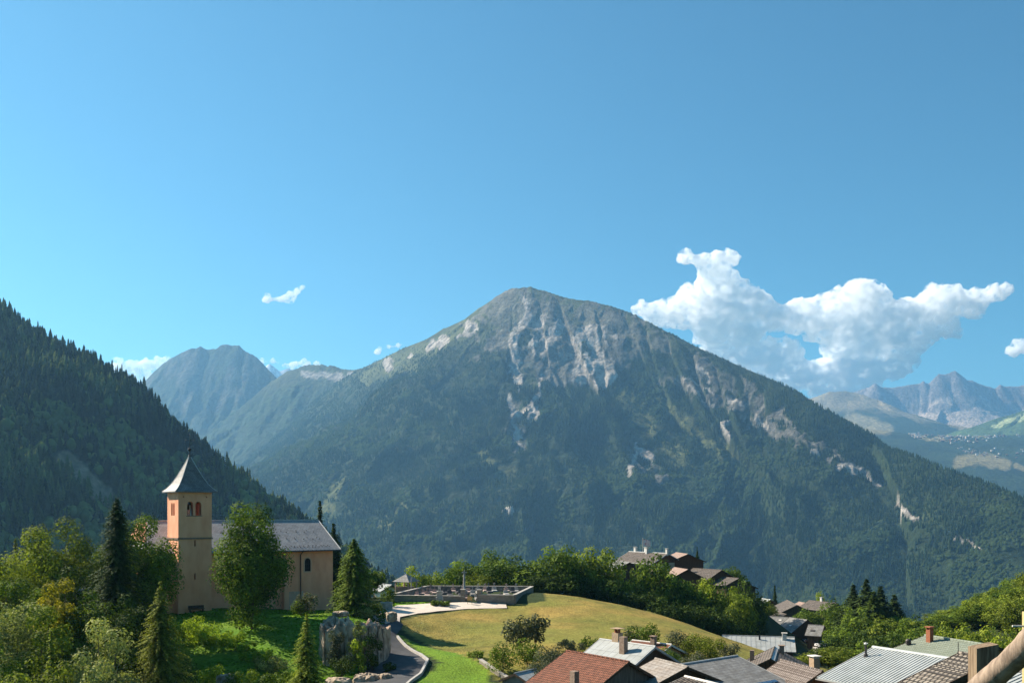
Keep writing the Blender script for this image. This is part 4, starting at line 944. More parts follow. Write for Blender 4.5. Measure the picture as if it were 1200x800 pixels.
# parapet kerb along the outer edge of the road
def ribbon_wall(name, line, w, h, m, label, cat, capm=None, sink=.5, capover=.06, kind=None, group=None, level=None, n=None):
    pts = [Vector((p[0], p[1])) for p in line]; fine = []
    for a, b in zip(pts, pts[1:]):
        k = max(1, int((b-a).length/1.2))
        for i in range(k): fine.append(a.lerp(b, i/k))
    fine.append(pts[-1]); m_ = MB(); c_ = MB()
    root = empty(name, (fine[0].x, fine[0].y, H1(fine[0].x, fine[0].y)), 0, label, cat, group); o = root.location
    def sect(i):
        t = (fine[min(i+1, len(fine)-1)]-fine[max(i-1, 0)]).normalized(); nn = Vector((-t.y, t.x)); g = H1(*fine[i]); return fine[i], nn, g
    S = [sect(i) for i in range(len(fine))]
    def ring(p, nn, g, w_, z0, z1): return [Vector((p.x+nn.x*s*w_/2, p.y+nn.y*s*w_/2, z))-Vector(o) for s, z in ((-1, z0), (1, z0), (1, z1), (-1, z1))]
    for mb, w_, fz in ((m_, w, lambda g: (g-sink, (level if level is not None else g+h))), (c_, w+2*capover, lambda g: ((level if level is not None else g+h)+.004, (level if level is not None else g+h)+.11))):
        if mb is c_ and capm is None: continue
        R_ = [ring(p, nn, g, w_, *fz(g)) for p, nn, g in S]; L = 0
        for i in range(len(R_)-1):
            dl = (fine[i+1]-fine[i]).length
            for k in range(4):
                j = (k+1) % 4; hgt = (R_[i][k]-R_[i][j]).length
                mb.face([R_[i][k], R_[i][j], R_[i+1][j], R_[i+1][k]], [(L, 0), (L, hgt), (L+dl, hgt), (L+dl, 0)])
            L += dl
        mb.face(R_[0][::-1]); mb.face(R_[-1])
    m_.build('wall_body', m, root)
    if capm: c_.build('coping', capm, root)
    return root
kerb_conc = mat('pale_concrete', (.46,.44,.41), (.33,.31,.29), 2, bump=.3)
ribbon_wall('parapet', [(x+.25, y) for x, y in road_r[1:]], .28, .38, kerb_conc, 'low pale concrete parapet following the outer bend of the road', 'low wall')

# ------------------------------------------------------------------ cemetery
ZT = -13.62
FL = (-19.6,163.5); FR = (.35,160.9); BR = (3.7,180); BL = (-15.7,181)
def cw(label, a, b, level, sink=3.5, name='cemetery_wall'): return ribbon_wall(name, [a, b], .45, 1, stone, label, 'wall', stone_cap, sink=sink, level=level)
cw('long front stone wall of the cemetery with pale flat coping, facing the gravel forecourt', (FL[0], FL[1]), (-7.9,162.1), ZT-.25)
cw('front stone wall of the cemetery running right from the gate to the corner above the meadow', (-5.6,161.8), FR, ZT)
cw('sunlit-topped right side wall of the cemetery, its outer face in shade above the meadow', (FR[0]+.02, FR[1]+.48), BR, ZT)
cw('back wall of the cemetery in front of the round trees', (BR[0]-.3, BR[1]+.05), BL, ZT)
cw('left side wall of the cemetery running back towards the small pavilion', (BL[0]-.05, BL[1]-.5), (FL[0]+.1, FL[1]+.5), ZT)
rs = random.Random(12)
lime = mat('grave_marble', (.46,.44,.41), (.30,.28,.26), 3, bump=.2); darkst = mat('dark_granite', (.13,.12,.12), (.07,.07,.07), 5, bump=.2, rough=.5); pinkst = mat('pinkish_stone', (.48,.36,.31), (.34,.25,.22), 4, bump=.3)
def grave_meshes():
    out = []
    for k, (mm, hh) in enumerate(((lime, .9), (darkst, 1.0), (pinkst, .8))):
        a = MB(); a.prism([(-.4, -.06), (.4, -.06), (.4, .06), (-.4, .06)], 0, hh*.75)
        p = [(.4*math.cos(t*math.pi/8), hh*.75+.25*math.sin(t*math.pi/8)) for t in range(9)]
        a.face([(x, -.06, z) for x, z in p]); a.face([(x, .06, z) for x, z in reversed(p)])
        for i in range(8): a.face([(p[i][0], -.06, p[i][1]), (p[i][0], .06, p[i][1]), (p[i+1][0], .06, p[i+1][1]), (p[i+1][0], -.06, p[i+1][1])])
        s_ = MB(); s_.box((0, -1.05, .12), (.95, 1.8, .3)); s_.box((0, -1.05, .3), (.85, 1.65, .08))
        c = MB(); c.box((0, 0, hh+.35), (.1, .1, .75)); c.box((0, 0, hh+.5), (.42, .09, .1))
        out.append((a, s_, c, mm))
    return out
GM = grave_meshes(); gcache = {}
for r_ in range(4):
    for c_ in range(9):
        if rs.random() < .12: continue
        u = .07+.1*c_+rs.uniform(-.012, .012); v = .16+.24*r_
        x = FL[0]*(1-u)*(1-v)+FR[0]*u*(1-v)+BL[0]*(1-u)*v+BR[0]*u*v; y = FL[1]*(1-u)*(1-v)+FR[1]*u*(1-v)+BL[1]*(1-u)*v+BR[1]*u*v
        k = rs.randrange(3); g = empty('gravestone', (x, y, H1(x, y)), rs.uniform(-.08, .08)+.12, ['pale marble', 'dark granite', 'pinkish stone'][k]+' headstone with its slab among the graves inside the cemetery walls', 'gravestone', 'graves inside the cemetery')
        if k not in gcache: gcache[k] = [GM[k][0].build('headstone', GM[k][3], g), GM[k][1].build('grave_slab', GM[k][3], g), GM[k][2].build('cross', GM[k][3], g)]
        else:
            for o in gcache[k][:2 if rs.random() < .4 else 3]: q = o.copy(); COL.objects.link(q); q.parent = g
def pxg(px, d): x = (px-CX)/F*d; return Vector((x, d, H1(x, d)))
q = pxg(544, 171); g = empty('cemetery_cross', q, 0, 'tall pale stone cross rising above the graves in the middle of the cemetery', 'cross')
m = MB(); m.box((0, 0, .3), (1.1, 1.1, .7)); m.box((0, 0, .75), (.7, .7, .3)); m.build('base', lime, g)
m = MB(); m.lathe([(.2, .9), (.17, 3.6)], 8); m.box((0, 0, 3.85), (.2, .2, .6)); m.box((0, 0, 3.8), (.85, .18, .18)); m.build('shaft', lime, g)
q = pxg(482, 174); g = empty('pole', q, 0, 'slim pale metal pole standing at the left of the cemetery', 'pole')
m = MB(); m.tube([(0, 0, -.3), (0, 0, 3.0)], .08, 8); m.build('pole_shaft', kerb_conc, g); m = MB(); m.box((0, 0, 3.03), (.3, .3, .08)); m.build('pole_cap', metal_light, g)
q = pxg(515, 159.6); g = empty('war_memorial', q, -.1, 'grey stone memorial on steps in front of the cemetery gate, ringed by low plants', 'memorial')
m = MB(); m.box((0, 0, .1), (2.6, 2.2, .4)); m.box((0, 0, .38), (1.9, 1.6, .25)); m.build('steps', stone_cap, g)
m = MB(); m.box((0, 0, .85), (1.1, .9, .75)); m.prism([(-.42, -.35), (.42, -.35), (.42, .35), (-.42, .35)], 1.2, 2.1); m.box((0, 0, 2.15), (1.0, .85, .14)); m.prism([(-.2, -.18), (.2, -.18), (.2, .18), (-.2, .18)], 2.2, 2.75); m.build('pedestal', lime, g)
for a, b_ in ((-8.1, 162.2), (-5.4, 161.9)):
    g = empty('gate_pillar', (a, b_, H1(a, b_)), -.12, ('left' if a < -7 else 'right')+' stone pillar of the cemetery gate behind the memorial', 'gate pillar')
    m = MB(); m.box((0, 0, .8), (.7, .7, 2.4)); m.build('pillar_shaft', stone, g); m = MB(); m.box((0, 0, 2.05), (.85, .85, .14)); m.build('pillar_cap', stone_cap, g)
g = empty('gate', (-6.75, 162.0, H1(-6.75, 162)), -.12, 'dark iron gate between the two stone pillars of the cemetery', 'gate')
for s_ in (-1, 1):
    m = MB()
    for k in range(6): m.tube([(s_*(.12+.15*k), 0, .1), (s_*(.12+.15*k), 0, 1.5+.04*k)], .018, 5)
    m.box((s_*.5, 0, .25), (.9, .03, .05)); m.box((s_*.5, 0, 1.3), (.9, .03, .05)); m.build('gate_leaf', metal_dark, g)
q = pxg(550.5, 159.9); g = empty('notice_board', q, 0, 'small ochre notice board on posts before the cemetery wall', 'sign')
m = MB(); m.box((0, 0, 1.0), (.8, .06, .6)); m.build('panel', mat('ochre_panel', (.5,.33,.12), (.4,.25,.09), 8), g)
for a in (-.35, .35): m = MB(); m.box((a, .05, .5), (.06, .06, 1.4)); m.build('post', wood_dark, g)
# pavilion left of the cemetery
q = P(476, 683, 178); g = empty('pavilion', (q.x, q.y, H1(q.x, q.y)), .3, 'small open pavilion with a grey pyramid roof and pink posts beside the cemetery', 'pavilion'); z_ = -11.5-g.location.z
m = MB(); m.lathe([(2.6, z_-1.0), (0, z_+.35)], 4); m.lathe([(0, z_-1.12), (2.6, z_-1.0)], 4); m.build('roof', slate_grey, g)
for a in range(4): m = MB(); t = a*math.pi/2; m.box((1.9*math.cos(t), 1.9*math.sin(t), (z_-1.1)/2), (.22, .22, z_-1.1+.3)); m.build('post', pinkst, g)
m = MB(); m.box((0, 1.3, .6), (3.4, .2, 1.6), rz=0); m.build('parapet', pinkst, g)
for px, d, w_, hh, lb in ((456, 150, 1.0, 1.35, 'square pale stone block standing beside the gravel forecourt'), (448.5, 152, .95, 1.15, 'brown stone block half hidden beside the cedar and the forecourt')):
    q = pxg(px, d); m = MB(); m.prism([(-w_/2, -w_/2), (w_/2, -w_/2*.9), (w_/2*.95, w_/2), (-w_/2, w_/2)], -.3, hh); o = m.build('stone_block', stone_cap, None); o.location = q; tag(o, lb, 'stone block')
# wall by the lower meadow edge and its little lean-to roof
a = hit(563, 776, 90, 160); b = hit(600, 800, 90, 160)
ribbon_wall('garden_wall', [(a.x, a.y), (b.x, b.y), (b.x+1.5, b.y-6)], .35, .35, stone, 'low stone garden wall between the bright grass and the meadow', 'low wall', stone_cap)
# house with small pale roof
house('small outbuilding with a pale stone roof at the bottom of the meadow', rp(603,789,101), rp(628,783,104), 2.0, 24, 2.2, slate_light, stone, name='outbuilding', cat='outbuilding', over=.25, gover=.2)

# ------------------------------------------------------------------ foreground roofs, right of the meadow
def frame_windows(*a): return a
house('weathered red-tiled barn with a dark board gable and a tall chimney, in front', rp(664,762,92), rp(737,775,85.2), 6.4, 27, 2.6, tile_red, wood_grey, cat='barn', name='barn', gover=.35, chim=[(.78, -4.6, .62, 1.75, brick_mat, 'plain', 'tall masonry chimney')], fascia=None, rows=None)
house('house with a light grey sheet roof, board gable and brick chimneys, behind the red-tiled barn', rp(703,748,111.3), rp(768,757.5,105), 5.6, 27, 3.2, slate_light, wood_red, fascia=metal_light, chim=[(.30, .25, .95, 1.05, brick_tan, 'pots', 'wide tan chimney'), (.62, -1.6, .72, 1.7, brick_mat, 'plain', 'slim brick chimney')], gable=wood_dark)
house('small house with a bright red tiled roof just behind the light grey sheet roof', rp(741,751,121), rp(787,753.5,117), 3.2, 22, 3.0, tile_red, cream, fascia=white_wall, chim=[(.62, -.6, .6, .9, brick_mat, 'cap')])
def slots(root, ro, g):
    k = MB(); n = 9
    s_ = -(g['half2']*.74)
    for i in range(n):
        x = g['X0']+.9+i*.75; c = Vector((x, s_, g['z0']-abs(s_)*g['tp']+.04)); k.box(c, (.62, .42, .08), tilt=Matrix.Rotation(R(g['pitch']), 3, 'X'))
    k.build('skylight', blue_glass, ro)
house('low broad house with grey slate roof and a row of blue skylights', rp(798,778,90), rp(864,768,95.5), 6.6, 17, 2.8, slate_grey, wood_dark, extra=slots, fascia=metal_light, half2=7.2)
house('low annex with a warm grey slate roof between the barn and the skylight roof', rp(768,773,91.5), rp(806,779,86.5), 5.2, 22, 2.4, slate_rust, wood_dark, name='annex', cat='annex')
house('shed with a dark ribbed roof and white edge at the bottom of the picture', rp(803,793,71), rp(862,806,66), 3.2, 16, 2.0, slate_dark, wood_dark, name='shed', cat='shed', ribs=.3, fascia=white_wall)
def ribhouse(*a, **k): return house(*a, **k)
house('long house with a pale ribbed metal roof, below the dark trees', rp(846,744,190), rp(931,746,187), 4.6, 22, 4.2, slate_light, wood_dark, ribs=.85, chim=[(.86, -.9, .8, 1.0, white_wall, 'white'), (.52, -1.2, .3, .9, metal_dark, 'plain')], half2=5.2)
house('house with dark stone-slab roof and a pale metal ridge strip, its gable facing out', rp(907.5,757,128), rp(903,772,117.5), 5.0, 27, 3.0, slate_dark, wood_dark, fascia=None, chim=[(.2, 1.0, .7, .8, brick_mat, 'cap'), (.35, -2.6, .6, 1.3, brick_mat, 'plain')], gable=wood_dark, extra=lambda root, ro, g: (lambda k: (k.slab([(g['X0'], .5, g['z0']-.5*g['tp']+.06), (g['X1'], .5, g['z0']-.5*g['tp']+.06), (g['X1'], 0, g['z0']+.06), (g['X0'], 0, g['z0']+.06)], .03), k.build('ridge_sheet', metal_light, ro)))(MB()))
house('house with a brown tiled roof and reddish wall, near the skylight roof', rp(915,773.5,96), rp(964,785,89), 4.9, 30, 2.8, tile_brown, wood_red, rows=.36, gable=wood_red)
q = P(956, 771, 101); g = None
house('tiny outbuilding with a tan chimney behind the brown tiled roof', rp(948,783,104), rp(962,784,102), 1.6, 24, 2.0, tile_brown, brick_tan, cat='outbuilding', name='outbuilding', over=.2, gover=.15, chim=[(.6, -.2, .85, 1.3, brick_tan, 'white')])
def gutterpost(root, ro, g):
    m = MB(); m.tube([(g['X0']+1.2, -g['half2']+.05, g['z0']-g['half2']*g['tp']-.1), (g['X0']+1.2, -g['half2']+.05, -1)], .05, 8); m.build('downpipe', metal_light, root)
house('house with a broad light grey ribbed metal roof and a thin flue', rp(1023,757,62), rp(1120,773.5,56.8), 4.9, 17, 2.6, metal_rib, wood_dark, ribs=.235, extra=gutterpost)
# flue on that roof
Ar, Br = rp(1023,757,62), rp(1120,773.5,56.8)
ho = [o for o in bpy.data.objects if o.get('label', '').startswith('house with a broad light grey ribbed')][0]; rf_ = [o for o in ho.children if o.name.startswith('roof')][0]
Lr = (Br-Ar).length; z0_ = 4.9*math.tan(R(17))+2.6; tp_ = math.tan(R(17)); xx, ss = -Lr/2+.62, -1.35; zz = z0_-abs(ss)*tp_
m = MB(); m.lathe([(0, zz-.1), (.16, zz-.1), (.12, zz+.15), (.07, zz+.2), (.07, zz+.72), (0, zz+.72)], 10, (xx, ss)); fl = m.build('flue', metal_dark, rf_)
m = MB(); m.lathe([(0, zz+.78), (.13, zz+.78), (.02, zz+.9), (0, zz+.9)], 10, (xx, ss)); m.tube([(xx-.16, ss, zz+.84), (xx+.16, ss, zz+.84)], .02, 5); m.build('flue_cap', metal_light, fl)
house('house with a green-grey tiled roof and a red brick chimney, behind the ribbed metal roof', rp(1084,744,80), rp(1166,757,73.5), 5.6, 15, 3.2, green_tile, cream, chim=[(.22, -1.0, .42, .95, red_pot, 'cap', 'slim red brick chimney')], rows=.35,
      extra=lambda root, ro, g: (lambda k: (k.lathe([(0, g['z0']-.55), (.22, g['z0']-.55), (.22, g['z0']-.25), (.12, g['z0']-.12), (0, g['z0']-.1)], 10, (g['X0']+.5, -2.2)), k.build('roof_vent', metal_dark, ro)))(MB()))
house('house with coarse brown-grey tile courses on its roof beside the log handrail', rp(1124,765.5,51.5), rp(1166,772,49), 4.2, 21, 2.4, tile_grey, wood_dark, rows=.32,
      extra=lambda root, ro, g: (lambda k: (k.tube([(g['X0']+.3, -.3, g['z0']-.3), (g['X0']+.3, -.3, g['z0']+.62)], .02, 6), k.build('antenna_pole', metal_dark, ro)))(MB()))
house('small house with dark ribbed roof glimpsed beneath the log handrail at the right edge', rp(1182,785,38), rp(1240,793,36), 3.2, 15, 2.2, metal_rib, wood_dark, ribs=.22, fascia=metal_dark)
# handrail of round timber on a squared post, beside the photographer's steps
rail = empty('handrail', (1.98, 4.1, H1(1.98, 4.1)), 0, 'thick weathered log handrail on a squared wooden post in the near right corner', 'handrail')
ro_ = Vector(rail.location); m = MB(); rr_ = random.Random(8); a = P(1120,835,4.55); b = P(1262,700,3.85); pts = []; rad = []
for k in range(25): t = k/24; v = a.lerp(b, t); pts.append(v+Vector((rr_.uniform(-.002, .002), 0, rr_.uniform(-.003, .003)+.004*math.sin(7*t)))-ro_); rad.append(.054+.003*math.sin(11*t)+rr_.uniform(-.0012, .0012))
m.tube(pts, rad, 28); m.build('rail_log', log_wood, rail, smooth=True)
pz = P(1152, 757, 4.75); m = MB(); cx_, cy_ = pz.x, pz.y; w_ = .052
m.prism([(cx_-w_-ro_.x, cy_-.045-ro_.y), (cx_+w_-ro_.x, cy_-.045-ro_.y), (cx_+w_-ro_.x, cy_+.045-ro_.y), (cx_-w_-ro_.x, cy_+.045-ro_.y)], -.5, pz.z-.012-ro_.z)
t0 = Vector((cx_, cy_, pz.z))-ro_; m.face([t0+Vector((-w_, -.045, -.012)), t0+Vector((w_, -.045, -.012)), t0+Vector((w_, -.045, .016)), t0+Vector((-w_, -.045, -.004))])
m.face([t0+Vector((-w_, -.045, -.004)), t0+Vector((w_, -.045, .016)), t0+Vector((w_, .045, .016)), t0+Vector((-w_, .045, -.004))]); m.face([t0+Vector((w_, -.045, -.012)), t0+Vector((w_, .045, -.012)), t0+Vector((w_, .045, .016)), t0+Vector((w_, -.045, .016))])
m.face([t0+Vector((-w_, .045, -.012)), t0+Vector((-w_, -.045, -.012)), t0+Vector((-w_, -.045, -.004)), t0+Vector((-w_, .045, -.004))])
m.build('post', post_wood, rail)
q = P(1199, 722, 30); g = empty('post', (q.x+.12, q.y, H1(q.x, q.y)), 0, 'pale yellowish post with a short white arm at the right edge', 'post')
m = MB(); m.box((0, 0, (q.z-g.location.z)/2), (.2, .2, q.z-g.location.z+.3)); m.build('post_shaft', mat('yellow_wood', (.5,.42,.2), (.4,.32,.14), 3), g)
m = MB(); m.box((-.25, 0, P(0, 733, 30).z-g.location.z), (.4, .05, .05)); m.build('bracket', white_wall, g)

# ------------------------------------------------------------------ hamlet on the knoll and houses below it
K = [('long grey-roofed farmhouse with a tan stone gable on top of the knoll', (737,646.5,262), (783,647.5,250), 5.5, 24, 5.5, slate_dark, cream, dict(gable=wood_red, fascia=metal_light, chim=[(.15, .3, .7, 1.2, white_wall, 'white'), (.4, .5, .6, 1.3, white_wall, 'white'), (.5, -.5, .6, 1.2, white_wall, 'white'), (.97, 0, .6, 1.0, white_wall, 'white')], wins=[('e', -1.6, 3.3, 1.1, 1.5), ('e', 1.8, 3.3, 1.1, 1.5), ('s', 1.5, 3.6, 1, 1.3)])),
 ('tall red-brown chalet right of the tan gable on the knoll', (792,647,262), (806,649,252), 4.8, 22, 6.5, slate_pink, wood_red, dict(gable=wood_red, wins=[('e', -1.5, 3.5, 1.1, 1.4), ('e', 1.5, 3.5, 1.1, 1.4), ('s', 0, 4, 1, 1.3)])),
 ('low dark chalet with a grey roof at the left end of the knoll hamlet', (722,657,252), (738,658,243), 4.4, 24, 3.2, slate_grey, wood_dark, dict(gable=wood_dark)),
 ('chalet with a pale pinkish roof below the tan gable', (790,664.5,245), (806,667,236), 4.0, 26, 3.6, slate_pink, wood_red, dict(gable=wood_red)),
 ('wide brown chalet with a dark slab roof at the right of the knoll hamlet', (812,665,250), (846,668,243), 5.0, 22, 4.5, slate_dark, wood_red, dict(wins=[('s', -2, 3, .9, 1.1), ('s', 1, 3, .9, 1.1), ('s', 3.5, 3, .9, 1.1)])),
 ('low house with a rough grey slab roof at the right foot of the knoll', (846,675,243), (866,678,238), 4.2, 20, 3.0, slate_dark, wood_dark, {}),
 ('small grey-roofed shed peeping over the bushes right of the knoll', (860,681,246), (876,684,240), 3.0, 22, 2.4, slate_grey, wood_dark, {}),
 ('terraced house with a blue-grey roof and two skylights, first of three in shade', (891,722,272), (924,722,268), 5.2, 30, 5.0, slate_grey, wood_dark, dict(extra=lambda root, ro, g: (skylight(ro, g, -1.6, -2.2, .8, .6, white_wall), skylight(ro, g, 2.0, -1.4, .8, .5, white_wall), skylight(ro, g, 2.2, -3.4, .8, .6, white_wall)))),
 ('terraced house with a stepped grey roof, middle one of the three', (925,723,266), (946,726,260), 5.6, 30, 5.2, slate_grey, wood_dark, dict(extra=lambda root, ro, g: skylight(ro, g, .3, -3.0, .8, .5, white_wall))),
 ('terraced house with a squarish grey roof, last of the three beside the parked cars', (947,732,254), (966,732,252), 4.0, 30, 4.6, slate_grey, wood_dark, dict(extra=lambda root, ro, g: skylight(ro, g, -.4, -2.2, 1.0, .5, metal_dark))),
 ('dark timber chalet with its gable over the terraced roofs', (922,703,318), (934,708,300), 5.0, 26, 4.5, slate_dark, wood_dark, dict(gable=wood_dark)),
 ('brown chalet with a long slab roof left of the dark pine group', (948,704,318), (980,705,308), 5.0, 24, 6.5, slate_dark, wood_dark, dict(chim=[(.45, .2, .7, 1.2, white_wall, 'white')], wins=[('s', -2, 4, 1, 1.2), ('s', 2, 4, 1, 1.2)])),
 ('pale-walled chalet squeezed between the two dark ones', (936,705.5,330), (950,706.5,322), 4.0, 24, 4.5, slate_pink, cream, {}),
 ('small cottage with a bright metal roof beside the lone dark spruce', (893,701,330), (903,702,326), 2.6, 24, 2.6, metal_light, wood_dark, {}),
 ('small dark-roofed house just above the first terraced roof', (912,717,290), (922,719,283), 3.2, 26, 3.0, slate_dark, wood_dark, {}),
 ('grey-roofed stone house half hidden behind the trees at the far left', (96,684,128), (112,688,124), 3.4, 24, 3.0, slate_light, white_wall, {}),
 ('bright-roofed house hidden behind the cedar and the cemetery', (447,684,205), (459,685,202), 2.6, 24, 2.8, slate_light, white_wall, {})]
for lb, a, b, hf, pt, wh, rm, wm, kw in K: house(lb, rp(*a), rp(*b), hf, pt, wh, rm, wm, group='village houses', base_drop=9, **kw)
# cars on the terrace beyond
q = P(972, 757, 248); tz = q.z-.3
m = MB(); m.prism([(q.x-4, q.y-4), (q.x+6, q.y-5), (q.x+6.5, q.y+14), (q.x-3, q.y+14)], tz-6, tz); o = m.build('parking_terrace', kerb_conc); tag(o, 'pale parking terrace with a low retaining wall beside the terraced houses', 'terrace')
def car(label, loc, rz, paint):
    g = empty('car', loc, rz, label, 'car', 'parked cars on the terrace'); m = MB()
    prof = [(-2.1, .35), (-2.1, .8), (-1.95, .95), (-1.2, 1.0), (-.65, 1.42), (.9, 1.45), (1.6, 1.05), (2.05, .95), (2.1, .35)]
    m.face([(x, -.82, z) for x, z in prof]); m.face([(x, .82, z) for x, z in reversed(prof)])
    for (x0, z0), (x1, z1) in zip(prof, prof[1:]+prof[:1]): m.face([(x0, -.82, z0), (x0, .82, z0), (x1, .82, z1), (x1, -.82, z1)])
    m.build('body', paint, g)
    w = MB()
    for s_ in (-.835, .835): w.face([(-1.05, s_, 1.02), (1.35, s_, 1.05), (.85, s_, 1.38), (-.6, s_, 1.36)])
    w.build('side_window', glassm, g)
    for x in (-1.3, 1.3):
        for y in (-.8, .8):
            t = MB(); t.tube([(x, y-.1, .32), (x, y+.1, .32)], .32, 12); wh = t.build('wheel', metal_dark, g)
    w = MB(); w.face([(-1.23, -.7, 1.02), (-1.23, .7, 1.02), (-.7, .65, 1.4), (-.7, -.65, 1.4)]); w.build('windscreen', glassm, g)
car('white car parked on the terrace beside the terraced houses', (q.x-1.2, q.y+1.5, tz), .5, mat('white_paint', (.8,.8,.8), (.75,.75,.75), 1, rough=.25, bump=0, spec=.5))
car('dark grey car parked further back on the same terrace', (q.x-2, q.y+9, tz), .2, mat('grey_paint', (.12,.13,.15), (.1,.1,.12), 1, rough=.25, bump=0, spec=.5))
# flag over the knoll
g = empty('flag', (*P(757, 650, 262)[:2], P(0, 648, 262).z-6), 0, 'small faded pink and white flag on a pole above the knoll hamlet', 'flag')
hz = P(0, 631, 262).z-g.location.z; m = MB(); m.tube([(-.9, 0, 0), (-.9, 0, hz+.3)], .06, 6); m.build('flagpole', kerb_conc, g)
m = MB(); nx = 10
for i in range(nx):
    for j in range(4):
        f = lambda a, b: (-.85+a*.2, .12*math.sin(a*.9+b*.4), hz-b*.42-.05*a)
        m.face([f(i, j), f(i+1, j), f(i+1, j+1), f(i, j+1)])
m.build('flag_cloth', mat('faded_flag', (.75,.62,.6), (.5,.15,.14), 1.2, bump=0, lo=.42, hi=.5), g)

# ------------------------------------------------------------------ rock outcrop and boulders
import bmesh
rock_m = mat('lichened_limestone', (.56,.45,.33), (.16,.12,.085), .8, bump=1.0, bscale=3.5, bdist=.12, lo=.33, hi=.62, detail=9)
rock_r = mat('reddish_limestone', (.60,.43,.31), (.19,.125,.085), .9, bump=1.0, bscale=3.5, bdist=.12, lo=.33, hi=.62, detail=9)
def rock(name, loc, dims, seed, m, label=None, cat='rock', sub=5, rz=0, group=None, boxy=.5, lean=(0, 0), parent=None):
    bm = bmesh.new(); bmesh.ops.create_icosphere(bm, subdivisions=sub, radius=1.0)
    co = np.array([v.co[:] for v in bm.verts]); n = co/np.linalg.norm(co, axis=1, keepdims=True)
    cu = n/np.abs(n).max(axis=1, keepdims=True); p = n*(1-boxy)+cu*boxy*.82
    s1 = ridged(p[:, 0]*1.1+seed, p[:, 1]*1.1+p[:, 2]*.7, 4, seed)-.55; s2 = ridged(p[:, 0]*2.6+seed, p[:, 2]*1.5+p[:, 1]*2.6, 4, seed+4)-.55; s3 = fbm(p[:, 0]*9+p[:, 1]*5, p[:, 2]*6, 3, seed+7)-.5
    crack = np.abs(fbm(p[:, 0]*2.2+3, p[:, 1]*2.2+seed, 3, seed+9)-.5); 
    p = p*(1+.30*s1+.20*s2+.09*s3-.22*np.exp(-(crack/.035)**2))[:, None]
    p = p*np.array(dims)/2; p[:, 0] += lean[0]*p[:, 2]; p[:, 1] += lean[1]*p[:, 2]
    for v, q in zip(bm.verts, p): v.co = q
    me = bpy.data.meshes.new(name); bm.to_mesh(me); bm.free(); me.materials.append(m)
    o = bpy.data.objects.new(name, me); COL.objects.link(o); o.location = loc; o.rotation_euler = (0, 0, rz)
    if parent: o.parent = parent
    if label: tag(o, label, cat, group)
    return o
rock('rock_outcrop', (-20.9, 120.0, -19.6), (5.6, 7.0, 14.4), 4, rock_m, 'tall grey limestone crag with ivy patches below the end of the church lawn', 'crag', 6, .3, boxy=.7, lean=(-.05, .08))
rock('rock_outcrop', (-17.2, 121.5, -19.4), (3.9, 6.0, 12.6), 11, rock_r, 'reddish limestone crag rising beside the bend of the road', 'crag', 6, -.2, boxy=.75, lean=(-.02, .06))
for k, (px, py, d, w_, h_, lb) in enumerate([(396,806,109,3.4,2.6,'rounded grey boulder at the foot of the tall limestone crag'), (265,797,106,2.0,1.6,'small pale boulder among the bushes at the bottom of the church slope'), (452,795,111,1.6,1.4,'small boulder between the reddish crag and the road'), (430,803,111,3.4,3.0,'broken rock ledge under the tall limestone crag'), (399,719,130,2.2,.9,'flat pale rock breaking the turf at the top of the crag'), (459,722,133,1.8,1.5,'pale rock on the edge between the reddish crag and the gravel')]):
    q = P(px, py, d); rock('boulder', (q.x, q.y, q.z), (w_, w_*.9, h_), 20+k, rock_m, lb, 'boulder', 4, k)

# ------------------------------------------------------------------ near trees and bushes
tree('d', 66, 613, 108, 128, 'large round tree with yellowing leaves left of the tall dark spruce', 'olive', lobes=26, lump=.36, detail=1.2)
tree('s', 18, 629, 40, 133, 'small pointed yellowish conifer at the left edge in front of the wooded slope', 'larch')
tree('d', 4, 655, 78, 118, 'brownish leafy tree cut by the left edge below the small pointed conifer', 'olive', lobes=20)
tree('s', 137, 582, 92, 112, 'tall dark spruce towering left of the church tower', 'spruce', detail=1.5, power=.7)
tree('d', 168, 606, 72, 121, 'dark leafy tree between the tall spruce and the church tower', 'mid', lobes=22)
tree('d', 67, 680, 50, 106, 'small tree with golden yellow crown in the middle of the left thicket', 'gold', th=.1)
tree('d', 108, 694, 62, 107, 'green tree with reddish tips under the tall dark spruce', 'mid', th=.1)
tree('d', 14, 708, 92, 93, 'pale green bushy tree filling the lower left corner', 'pale', th=.08, lobes=22)
tree('d', 52, 714, 62, 91, 'fresh green bushy tree right of the pale one at lower left', 'light', th=.08)
tree('d', 122, 728, 74, 90, 'grey-green round tree left of the larch near the bottom edge', 'pale', th=.08, lobes=22, lump=.46)
tree('s', 60, 734, 24, 86, 'narrow upright young thuja standing before the dark hollow', 'light', power=.55, detail=1.2)
tree('s', 188, 680, 84, 98, 'feathery larch in front of the foot of the church tower', 'larch', detail=.75, power=.85)
tree('d', 52, 772, 88, 78, 'yellowish shrubby tree along the bottom edge at lower left', 'olive', th=.05, lobes=20)
tree('d', 108, 770, 78, 79, 'olive shrubby tree along the bottom edge right of the yellowish one', 'pale', th=.05, lobes=20)
tree('d', 0, 762, 70, 80, 'dense green shrubby tree in the extreme lower left corner', 'mid', th=.05, lobes=20)
tree('s', 359, 716, 46, 104, 'young bright spruce standing alone below the church lawn', 'light', detail=1.0)
tree('d', 295, 592, 74, 127, 'dense egg-shaped linden with sunlit yellow top against the church wall', 'mid', th=.04, lobes=30, lump=.46, detail=1.5, topn=.12)
tree('s', 415, 631, 52, 139, 'broad bright green conifer at the right end of the church', 'mid', power=.62, detail=1.2)
tree('s', 375, 586, 30, 176, 'very dark slender spruce rising behind the church roof', 'spruce')
tree('s', 391, 612, 34, 168, 'dark spruce beside the right gable of the church', 'spruce')
